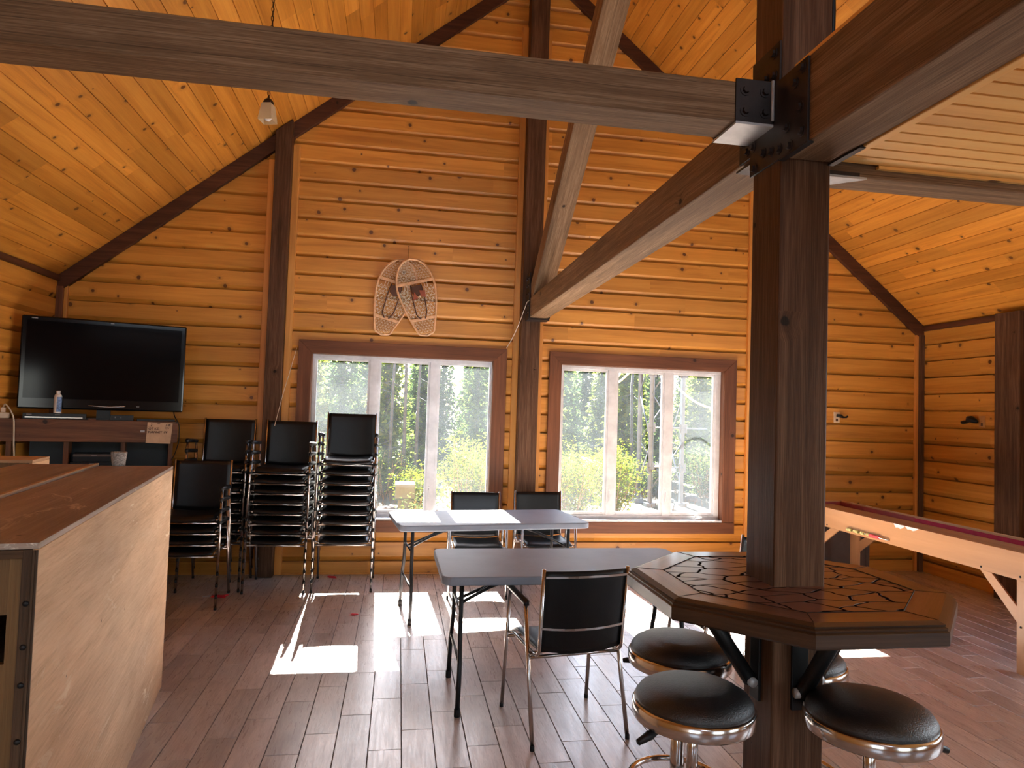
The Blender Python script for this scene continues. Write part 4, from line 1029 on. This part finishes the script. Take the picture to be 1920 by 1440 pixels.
# ------------------------------------------------------------------ wall plates and strings
M['brown_plate'] = plain('brown_plate', (.42, .19, .05), .5)
def plate(loc, rz, label, dark):
    root = empty('wall_socket', loc, rz); tag(root, label, 'socket')
    mb = MB(); mb.box((-.036, -.006, -.058), (.036, 0, .058)); mb.build('cover_plate', M['brown_plate'] if dark else M['ivory'], root, bevel=.003)
    mb = MB(); mb.box((-.012, -.008, -.042), (.012, -.006, -.012)); mb.lathe([(.003, 0), (.003, .003)], 8, (0, -.009, 0)); mb.build('outlet', M['leather_dark'], root)
    return root
plate((4.69, YF - .002, 1.655), 0, 'ivory wall socket on the far wall right of the timber post', 0)
mb = MB(); mb.X = Matrix.Translation((4.69, YF - .02, 1.672)); mb.tube([(-.01, 0, .005), (.03, -.012, .0), (.06, -.01, -.012), (.10, -.008, -.012), (.115, -.006, .0)], [.016, .020, .012, .010, .011], 8)
tag(mb.build('plug_adapter', M['black_plastic']), 'black plug with short cord stub in the far wall socket', 'plug')
plate((XR - .002, 5.915, 1.655), radians(-90), 'wall socket on the right side wall beside the side wall post', 1)
mb = MB(); mb.X = Matrix.Translation((XR - .03, 5.96, 1.66)) @ Matrix.Rotation(radians(-90), 4, 'Z')
mb.tube([(.02, 0, -.012), (-.005, -.01, .0), (-.05, -.012, .018), (-.075, -.012, .022), (-.10, -.008, -.008), (-.16, -.005, -.018), (-.18, 0, -.015)], [.012, .026, .036, .030, .018, .018, .012], 8)
tag(mb.build('charger', M['black_plastic']), 'black charger with bundled cable in the right side wall socket', 'charger')
mb = MB(); mb.tube([(1.185, 6.36, 2.67), (1.168, 6.38, 2.66), (1.13, 6.50, 2.50), (1.10, 6.56, 2.40), (1.065, 6.66, 2.30), (1.03, 6.695, 2.235)], .0028, 6, round_=.05)
tag(mb.build('thin_cord', M['cord_white']), 'thin white cord drooping from the beam end to the window corner', 'cord')
mb = MB(); mb.tube([(-.985, 6.692, 2.14), (-1.03, 6.66, 1.92), (-1.075, 6.6, 1.70), (-1.11, 6.56, 1.5), (-1.12, 6.5, 1.40)], .0025, 6, round_=.05)
tag(mb.build('thin_cord', M['cord_white']), 'thin white cord hanging from the left window corner behind the chairs', 'cord')
mb = MB(); mb.lathe([(0, 0), (.011, 0), (.012, .002), (.010, .075), (.008, .082), (0, .083)], 16); o = mb.build('plastic_tube', M['white'], loc=(.40, 6.745, .5375)); tag(o, 'small white plastic tube standing on the left window sill', 'tube')

# ------------------------------------------------------------------ long shuffle game table along the right wall
SX0, SX1, SY0, SY1, ST, SB = 4.05, 4.575, 2.55, 6.47, .787, .606
root = empty('shuffleboard_table', ((SX0 + SX1) / 2, (SY0 + SY1) / 2, 0)); tag(root, 'long tan shuffleboard table with red lined gutters along the right side', 'table')
def go(mb): mb.X = Matrix.Translation((-(SX0 + SX1) / 2, -(SY0 + SY1) / 2, 0))
for x0 in (SX0, SX1 - .018):
    mb = MB(); go(mb); mb.box((x0, SY0, SB), (x0 + .018, SY1, ST), 1); mb.build('side_panel', M['shuffle'], root, bevel=.0015)
for y0_ in (SY0, SY1 - .018):
    mb = MB(); go(mb); mb.box((SX0 + .018, y0_, SB), (SX1 - .018, y0_ + .018, ST), 0); mb.build('end_panel', M['shuffle'], root, bevel=.0015)
mb = MB(); go(mb); mb.box((SX0 + .018, SY0 + .018, SB + .02), (SX1 - .018, SY1 - .018, SB + .035), 1); mb.build('gutter_bed', M['magenta'], root)
mb = MB(); go(mb); mb.box((SX1 - .020, SY0 + .02, SB + .036), (SX1 - .0185, 5.42, ST - .012), 1); mb.build('gutter_felt', M['magenta'], root)
mb = MB(); go(mb); mb.box((SX0 + .0185, SY0 + .02, SB + .036), (SX0 + .020, 5.42, ST - .012), 1); mb.build('gutter_felt', M['magenta'], root)
mb = MB(); go(mb); mb.box((SX1 - .020, 5.421, SB + .036), (SX1 - .0185, SY1 - .02, ST - .008), 1); mb.box((SX0 + .02, SY1 - .0195, SB + .036), (SX1 - .02, SY1 - .0185, ST - .008), 0); mb.build('painted_lining', M['redwood'], root)
mb = MB(); go(mb); mb.box((SX1 - .020, SY0, ST), (SX1 + .004, SY1, ST + .006), 1); mb.build('top_rail', M['ply_pale'], root, bevel=.0015)
mb = MB(); go(mb)
for k in range(9):
    xa = SX0 + .075 + k * .034; mb.box((xa, SY0 + .06, ST - .08), (xa + .0335, SY1 - .07, ST - .024), 1)
mb.build('playfield', M['playfield'], root, bevel=.001)
for y0_, y1_, s in ((3.785, 3.918, 1), (6.16, 6.29, -1)):
    for x0 in (SX0 + .002, SX1 - .020):
        mb = MB(); go(mb); mb.box((x0, y0_, 0), (x0 + .018, y1_, SB + .001), 2); lg = mb.build('leg', M['shuffle'], root, bevel=.0015)
        mb = MB(); go(mb); ys = (4.205, 4.115) if s > 0 else (5.76, 5.88)
        yl = (3.905, 3.905) if s > 0 else (6.17, 6.17)
        mb.prism([(ys[0], SB - .001), (ys[1], SB - .001), (yl[0], .42), (yl[0], .315)], x0 + .002, x0 + .016, plane='yz', uvrot=False); mb.build('leg_brace', M['shuffle'], root, bevel=.001)
for (y, z) in ((4.195, SB + .022), (3.89, SB + .024), (3.885, .305), (5.93, SB + .022), (5.99, SB + .022)):
    mb = MB(); go(mb); mb.lathe([(.008, 0), (.007, .003), (.003, .005), (0, .005)], 10); n_ = 40; V = mb.v[-n_:]
    mb.v[-n_:] = [(SX0 - .0 - (v[2]) - (SX0 + SX1) / 2, y + (v[0] + (SX0 + SX1) / 2) - (SY0 + SY1) / 2, z + v[1] + (SY0 + SY1) / 2) for v in V]
    mb.build('screw_cap', M['blackmetal'], root)
for (yc, w_, h_) in ((4.985, .13, .034), (4.85, .15, .026)):
    mb = MB(); go(mb); mb.prism([(yc + w_ * .5, ST), (yc - w_ * .5, ST), (yc - w_ * .32, ST - h_ * .6), (yc - w_ * .1, ST - h_), (yc + w_ * .12, ST - h_ * .75), (yc + w_ * .3, ST - h_ * .9)], SX0 - .0012, SX0 - .0002, plane='yz'); mb.build('chipped_patch', M['white'], root)
# abacus scorer on its side
mb = MB(); go(mb); mb.tube([(SX0 - .02, 5.10, .642), (SX0 - .02, 5.62, .642)], .006, 8)
for y in (5.10, 5.62): mb.tube([(SX0 - .02, y, .642), (SX0, y, .642)], .008, 8)
sc = mb.build('score_rod', M['chrome'], root); ys = 5.61
for k in range(16):
    red = k > 9
    if k in (3, 6, 8): ys -= .035
    ys -= .0195
    mb = MB(); go(mb); mb.tube([(SX0 - .02, ys, .642), (SX0 - .02, ys + .017, .642)], .0145, 10); bd = mb.build('counter_bead', M['bead_r'] if red else M['bead_y'], sc, bevel=.002)
    if k in (0, 10): tag(bd, 'red bead' if red else 'yellow bead')
# grey board leaning under it
mb = MB(); mb.box((4.30, 6.52, 0), (4.90, 6.56, .62)); mb.box((4.90, 6.515, 0), (4.945, 6.565, .66), 2)
tag(mb.build('leaning_board', M['panelgrey'], bevel=.002), 'grey-brown board standing against the far wall under the game table', 'board')

# ------------------------------------------------------------------ scraps of ribbon on the floor
def scrap(loc, s_, label, mat, seed, name='ribbon_scrap'):
    rr = random.Random(seed); mb = MB(); P = []
    for k in range(26): P.append((rr.uniform(-1, 1) * s_, rr.uniform(-.5, .5) * s_, rr.uniform(.004, .35 * s_)))
    for i in range(0, 24, 1):
        a, b_, c_ = P[i], P[i + 1], P[i + 2]; mb.poly([a, b_, c_], [(0, 0), (1, 0), (0, 1)])
    o = mb.build(name, mat, loc=loc); so_ = o.modifiers.new('s', 'SOLIDIFY'); so_.thickness = .0012; so_.offset = 1; tag(o, label, 'scrap')
scrap((-.555, 6.57, 0), .055, 'red ribbon scrap on the floor behind the tallest chair stack', M['red'], 1)
scrap((-.285, 5.40, 0), .036, 'small crumpled red ribbon scrap on the open floor', M['red'], 2)
scrap((-1.395, 5.93, 0), .075, 'red ribbon scrap on the floor behind the short chair stack', M['red'], 3)
scrap((-1.50, 5.97, 0), .04, 'crumpled clear plastic scrap on the floor beside the red ribbon', M['galv'], 4, 'plastic_scrap')

# ------------------------------------------------------------------ outside the windows
GZ = -.35
mb = MB(); nx, ny = 40, 34; V = []; F = []
for j in range(ny + 1):
    for i in range(nx + 1):
        x = -24 + 60 * i / nx; y = YF + .16 + 48 * (j / ny) ** 1.3
        V.append((x, y, GZ + .05 * sin(x * 1.3) * cos(y * .9) * min(1, (y - 7) / 4) + max(0, y - 18) * .035))
for j in range(ny):
    for i in range(nx): a = j * (nx + 1) + i; F.append((a, a + 1, a + nx + 2, a + nx + 1))
mb.add(V, F, [[(V[k][0], V[k][1]) for k in f] for f in F], 0, 0, True); tag(mb.build('ground', M['ground']), 'sandy ground with patches of grass outside the windows', 'ground', kind='structure')

def leaf_quads(mb, pts, size, rr, drop=.0, tri=False):
    for p in pts:
        a = rr.uniform(0, 2 * pi); b_ = rr.uniform(-1.1, 1.1); s_ = size * rr.uniform(.6, 1.3)
        e1 = Vector((cos(a), sin(a), rr.uniform(-.5, .5) - drop)).normalized() * s_; e2 = Vector((-sin(a) * cos(b_), cos(a) * cos(b_), sin(b_))) * s_ * .5
        q = Vector(p); V = [tuple(q - e2), tuple(q + e1 * .5 - e2 * .2), tuple(q + e1), tuple(q + e2)]
        mb.add(V, [(0, 1, 2, 3)], [[(0, 0), (1, 0), (1, 1), (0, 1)]], rr.random())
def make_spruce(seed, H_, R_, nl, mat, lean=0):
    rr = random.Random(seed); root = empty('spruce_tree'); mb = MB()
    mb.tube([(0, 0, -.3), (.05, 0, H_ * .5), (0, .04, H_)], [.11, .07, .015], 7); mb.build('trunk', M['bark'], root)
    mb = MB(); pts = []; base = H_ * rr.uniform(.02, .06)
    z = base
    while z < H_:
        q = (z - base) / (H_ - base); rad = R_ * (1 - q) ** .85 * rr.uniform(.75, 1.1) + .06; nb_ = 6 if q < .7 else 4; a0 = rr.uniform(0, 6)
        for b_ in range(nb_):
            a = a0 + 2 * pi * b_ / nb_ + rr.uniform(-.3, .3); L = rad * rr.uniform(.7, 1.1)
            for k in range(int(nl * (L / R_) + 2)):
                t_ = rr.random() ** .7; w_ = .16 * L * (1 - t_) + .05
                pts.append((cos(a) * L * t_ + rr.uniform(-w_, w_), sin(a) * L * t_ + rr.uniform(-w_, w_), z - .28 * L * t_ + rr.uniform(-.07, .07)))
        z += H_ * .026
    leaf_quads(mb, pts, .17, rr, .3); mb.build('foliage', mat, root); return root
def make_shrub(seed, H_, R_, n_, mat, size=.055):
    rr = random.Random(seed); root = empty('willow_shrub'); mb = MB(); pts = []
    for k in range(34):
        a = rr.uniform(0, 2 * pi); ro = R_ * sqrt(rr.random()) * .9; h = H_ * (1 - .35 * (ro / R_) ** 2) * rr.uniform(.7, 1.0)
        tip = Vector((cos(a) * ro, sin(a) * ro, h)); b0 = Vector((cos(a) * ro * .3, sin(a) * ro * .3, 0)); mid = (tip + b0) / 2 + Vector((rr.uniform(-.1, .1), rr.uniform(-.1, .1), 0))
        mb.tube([b0, mid, tip], [.010, .007, .003], 4)
        for q in range(n_ // 34):
            t_ = rr.uniform(.12, 1.03); p = b0 * (1 - t_) ** 2 + mid * 2 * t_ * (1 - t_) + tip * t_ * t_; s_ = .13
            pts.append((p.x + rr.gauss(0, s_), p.y + rr.gauss(0, s_), max(.02, p.z + rr.gauss(0, s_ * .6))))
    mb.build('stems', M['twig'], root); mb = MB(); leaf_quads(mb, pts, size, rr); mb.build('foliage', mat, root); return root
protos = [make_spruce(11, 6.0, 1.05, 30, M['needle']), make_spruce(12, 5.4, 1.0, 30, M['needle_light']), make_spruce(13, 6.6, 1.05, 28, M['needle']), make_spruce(14, 5.0, .95, 32, M['needle_light'])]
index_kids(); rr = random.Random(5); usedp = [False] * 4
spots = []
for row, (yy, step) in enumerate(((19.3, 2.2), (21.5, 2.2), (23.8, 2.2), (26.1, 2.2), (28.4, 2.2), (30.8, 2.2), (33.2, 2.2), (35.6, 2.2))):
    x = -6 - (yy - 19) * .35 + rr.uniform(0, 2)
    while x < 13.5 + (yy - 19) * .75:
        spots.append((x + rr.uniform(-.12, .12) * 1.0, yy + rr.uniform(-.12, .12), row)); x += step * rr.uniform(.98, 1.1)
for (x, y, row) in spots:
    k = rr.choice((0, 1, 2, 3)) if row < 2 else rr.choice((0, 2, 0, 1))
    o = protos[k] if not usedp[k] else copy_tree(protos[k]); usedp[k] = True
    s_ = rr.uniform(.80, .98)
    o.location = (x, y, GZ + max(0, y - 18) * .035 - .05); o.rotation_euler.z = rr.uniform(0, 6); o.scale = (s_, s_, s_)
    tag(o, ('dark green spruce in the forest beyond the windows' if k in (0, 2) else 'yellow-green conifer in the forest beyond the windows'), 'tree', 'dark spruces beyond the windows' if k in (0, 2) else 'light conifers beyond the windows')
# bare grey trunks standing at the forest edge
for i, (x, y, h) in enumerate(((-.20, 17.4, 5.0), (.15, 17.0, 5.4), (.45, 17.5, 4.6), (5.5, 17.3, 5.0), (6.25, 17.6, 5.4), (6.9, 17.2, 5.0), (-.55, 17.0, 5.0))):
    mb = MB(); mb.tube([(0, 0, -.1), (rr.uniform(-.1, .1), 0, h * .5), (rr.uniform(-.15, .15), 0, h)], [.055, .04, .012], 7)
    for k in range(14):
        z = rr.uniform(1, h * .95); a = rr.uniform(0, 6.28); L = rr.uniform(.2, .6); mb.tube([(0, 0, z), (cos(a) * L, sin(a) * L, z - .12)], [.010, .003], 4)
    o = mb.build('bare_tree_trunk', M['bark'], loc=(x, y, GZ)); tag(o, 'bare grey tree trunk at the forest edge beyond the windows', 'tree', 'bare trunks at the forest edge')
# shrubs
for (x, y, s_, H_, R_, n_, mk, lab) in (
        (3.10, 12.0, 1, 1.62, .62, 4600, 'leaf', 'yellow-green willow shrub filling the lower left pane of the right window'),
        (4.22, 13.0, 1, 1.55, .55, 4200, 'leaf', 'yellow-green willow shrub left of the steel mast in the right window'),
        (1.28, 12.0, 1, 1.62, .62, 4600, 'leaf', 'bright yellow-green shrub low in the right pane of the left window'),
        (1.85, 13.2, 1, 1.30, .60, 3000, 'leaf', 'yellow-green shrub behind the wall post at the right of the left window'),
        (.42, 13.0, 1, .95, .45, 2200, 'leaf', 'small yellow shrub low in the middle pane of the left window'),
        (-1.2, 13.0, 1, 1.35, .75, 3200, 'leaf', 'yellow-green shrub behind the stacked chairs outside the left window'),
        (.36, 10.6, 1, .62, .22, 1000, 'leaf_dark', 'small dark bush close outside the middle pane of the left window'),
        (-.3, 15.5, 1, 1.1, .8, 2600, 'leaf_dark', 'dark green shrub at the foot of the bare trunks in the left window'),
        (7.5, 15.8, 1, 1.4, .75, 3200, 'leaf_dark', 'dark green shrub behind the mast in the right pane of the right window'),
        (9.4, 16.6, 1, 1.6, .9, 3200, 'leaf', 'light green shrub at the far right of the right window'),
        (5.9, 16.4, 1, 1.0, .8, 2400, 'leaf_dark', 'dark shrub between the mast legs and the forest')):
    o = make_shrub(int(x * 100) + 999, H_, R_, n_, M[mk]); o.location = (x, y, GZ); tag(o, lab, 'shrub')
# dry grass: one uncountable mass
rr = random.Random(9); mb = MB()
for k in range(5200):
    x, y = rr.uniform(-2.5, 9), rr.uniform(9.2, 17.5)
    if 4.6 < x < 8 and y < 15 and rr.random() < .8: continue
    h = rr.uniform(.06, .26); a = rr.uniform(0, 6.28); w_ = .012
    dx, dy = cos(a) * w_, sin(a) * w_; lx, ly = rr.uniform(-.08, .08), rr.uniform(-.08, .08)
    mb.add([(x - dx, y - dy, GZ - .05), (x + dx, y + dy, GZ - .05), (x + lx, y + ly, GZ + h)], [(0, 1, 2)], [[(0, 0), (1, 0), (0, 1)]], rr.random())
tag(mb.build('dry_grass', M['grasstuft']), 'dry tan grass covering the ground outside the windows', 'grass', kind='stuff')
# steel lattice mast
root = empty('lattice_mast', (5.72, 14.35, GZ)); tag(root, 'galvanised steel lattice mast outside the right window', 'mast')
hw_ = .36; Hm = 9.0
for sx in (-1, 1):
    for sy in (-1, 1):
        mb = MB(); x, y = sx * hw_, sy * hw_
        mb.box((x - .045, y - .006, .0), (x + .045, y + .006, Hm), 2); mb.box((x - sx * .04 - .006, y - .045, .0), (x - sx * .04 + .006, y + .045, Hm), 2)
        lg = mb.build('leg', M['towersteel'], root)
        mb = MB(); mb.box((x - .10, y - .10, -.05), (x + .10, y + .10, .10)); mb.build('foot_plate', M['towersteel'], lg)
for side in range(4):
    for k in range(8):
        z0, z1 = .35 + k * 1.05, .35 + (k + 1) * 1.05; q = [(-hw_, -hw_), (hw_, -hw_), (hw_, hw_), (-hw_, hw_)]; a, b_ = q[side], q[(side + 1) % 4]
        if k % 2: a, b_ = b_, a
        mb = MB(); mb.tube([(*a, z0), (*b_, z1)], .014, 6); mb.build('diagonal_brace', M['towersteel'], root)
for k, z in enumerate((.86, 1.71, 2.9, 4.2)):
    mb = MB(); mb.tube([(-hw_ - .05, -hw_, z), (hw_ + (.55 if k == 1 else .03), -hw_, z)], .017, 6)
    for sx in (-1, 1): mb.box((sx * hw_ - .08, -hw_ - .012, z - .10), (sx * hw_ + .10, -hw_ - .004, z + .09))
    mb.build('cross_member', M['towersteel'], root)
# block, rocks, cable
def rock(loc, sc, seed, label):
    rr = random.Random(seed); mb = MB(); n1, n2 = 7, 12; V = []; F = []
    for j in range(n1 + 1):
        for i in range(n2):
            a, b_ = 2 * pi * i / n2, pi * j / n1 - pi / 2; k = 1 + .22 * sin(3 * a + seed) * cos(b_) + rr.uniform(-.1, .1)
            V.append((cos(a) * cos(b_) * sc[0] * k, sin(a) * cos(b_) * sc[1] * k, sin(b_) * sc[2] * k))
    for j in range(n1):
        for i in range(n2): F.append((j * n2 + i, j * n2 + (i + 1) % n2, (j + 1) * n2 + (i + 1) % n2, (j + 1) * n2 + i))
    mb.add(V, F, [[(0, 0)] * 4 for f in F], 0, 0, True); tag(mb.build('rock', M['rock'], loc=loc), label, 'rock')
rock((-.10, 11.6, GZ + .1), (.28, .22, .22), 3, 'grey rock outside the middle pane of the left window')
rock((6.75, 14.9, GZ + .02), (.22, .18, .13), 5, 'small grey rock beside the foot of the steel mast')
mb = MB(); mb.box((-.02, 11.05, GZ + .50), (.30, 11.45, GZ + .74)); mb.box((.03, 11.1, GZ - .02), (.26, 11.4, GZ + .50))
tag(mb.build('utility_box', M['greenbox'], bevel=.01), 'pale green flat-topped box outside the middle pane of the left window', 'box')
mb = MB(); mb.tube([(2.42, 6.90, 2.75), (2.50, 7.3, 2.2), (2.55, 8.0, 1.95), (2.66, 8.0, 2.02), (2.80, 8.0, 2.16), (2.98, 7.9, 2.24), (3.12, 7.7, 2.10), (3.22, 7.6, 1.96), (3.36, 7.6, 1.84), (3.53, 7.6, 1.75), (3.72, 7.6, 1.71), (4.2, 7.4, 2.0), (4.5, 6.90, 2.9)], .011, 8, round_=.1)
tag(mb.build('white_hose', M['white']), 'white hose drooping in loops outside the top of the right window', 'hose')
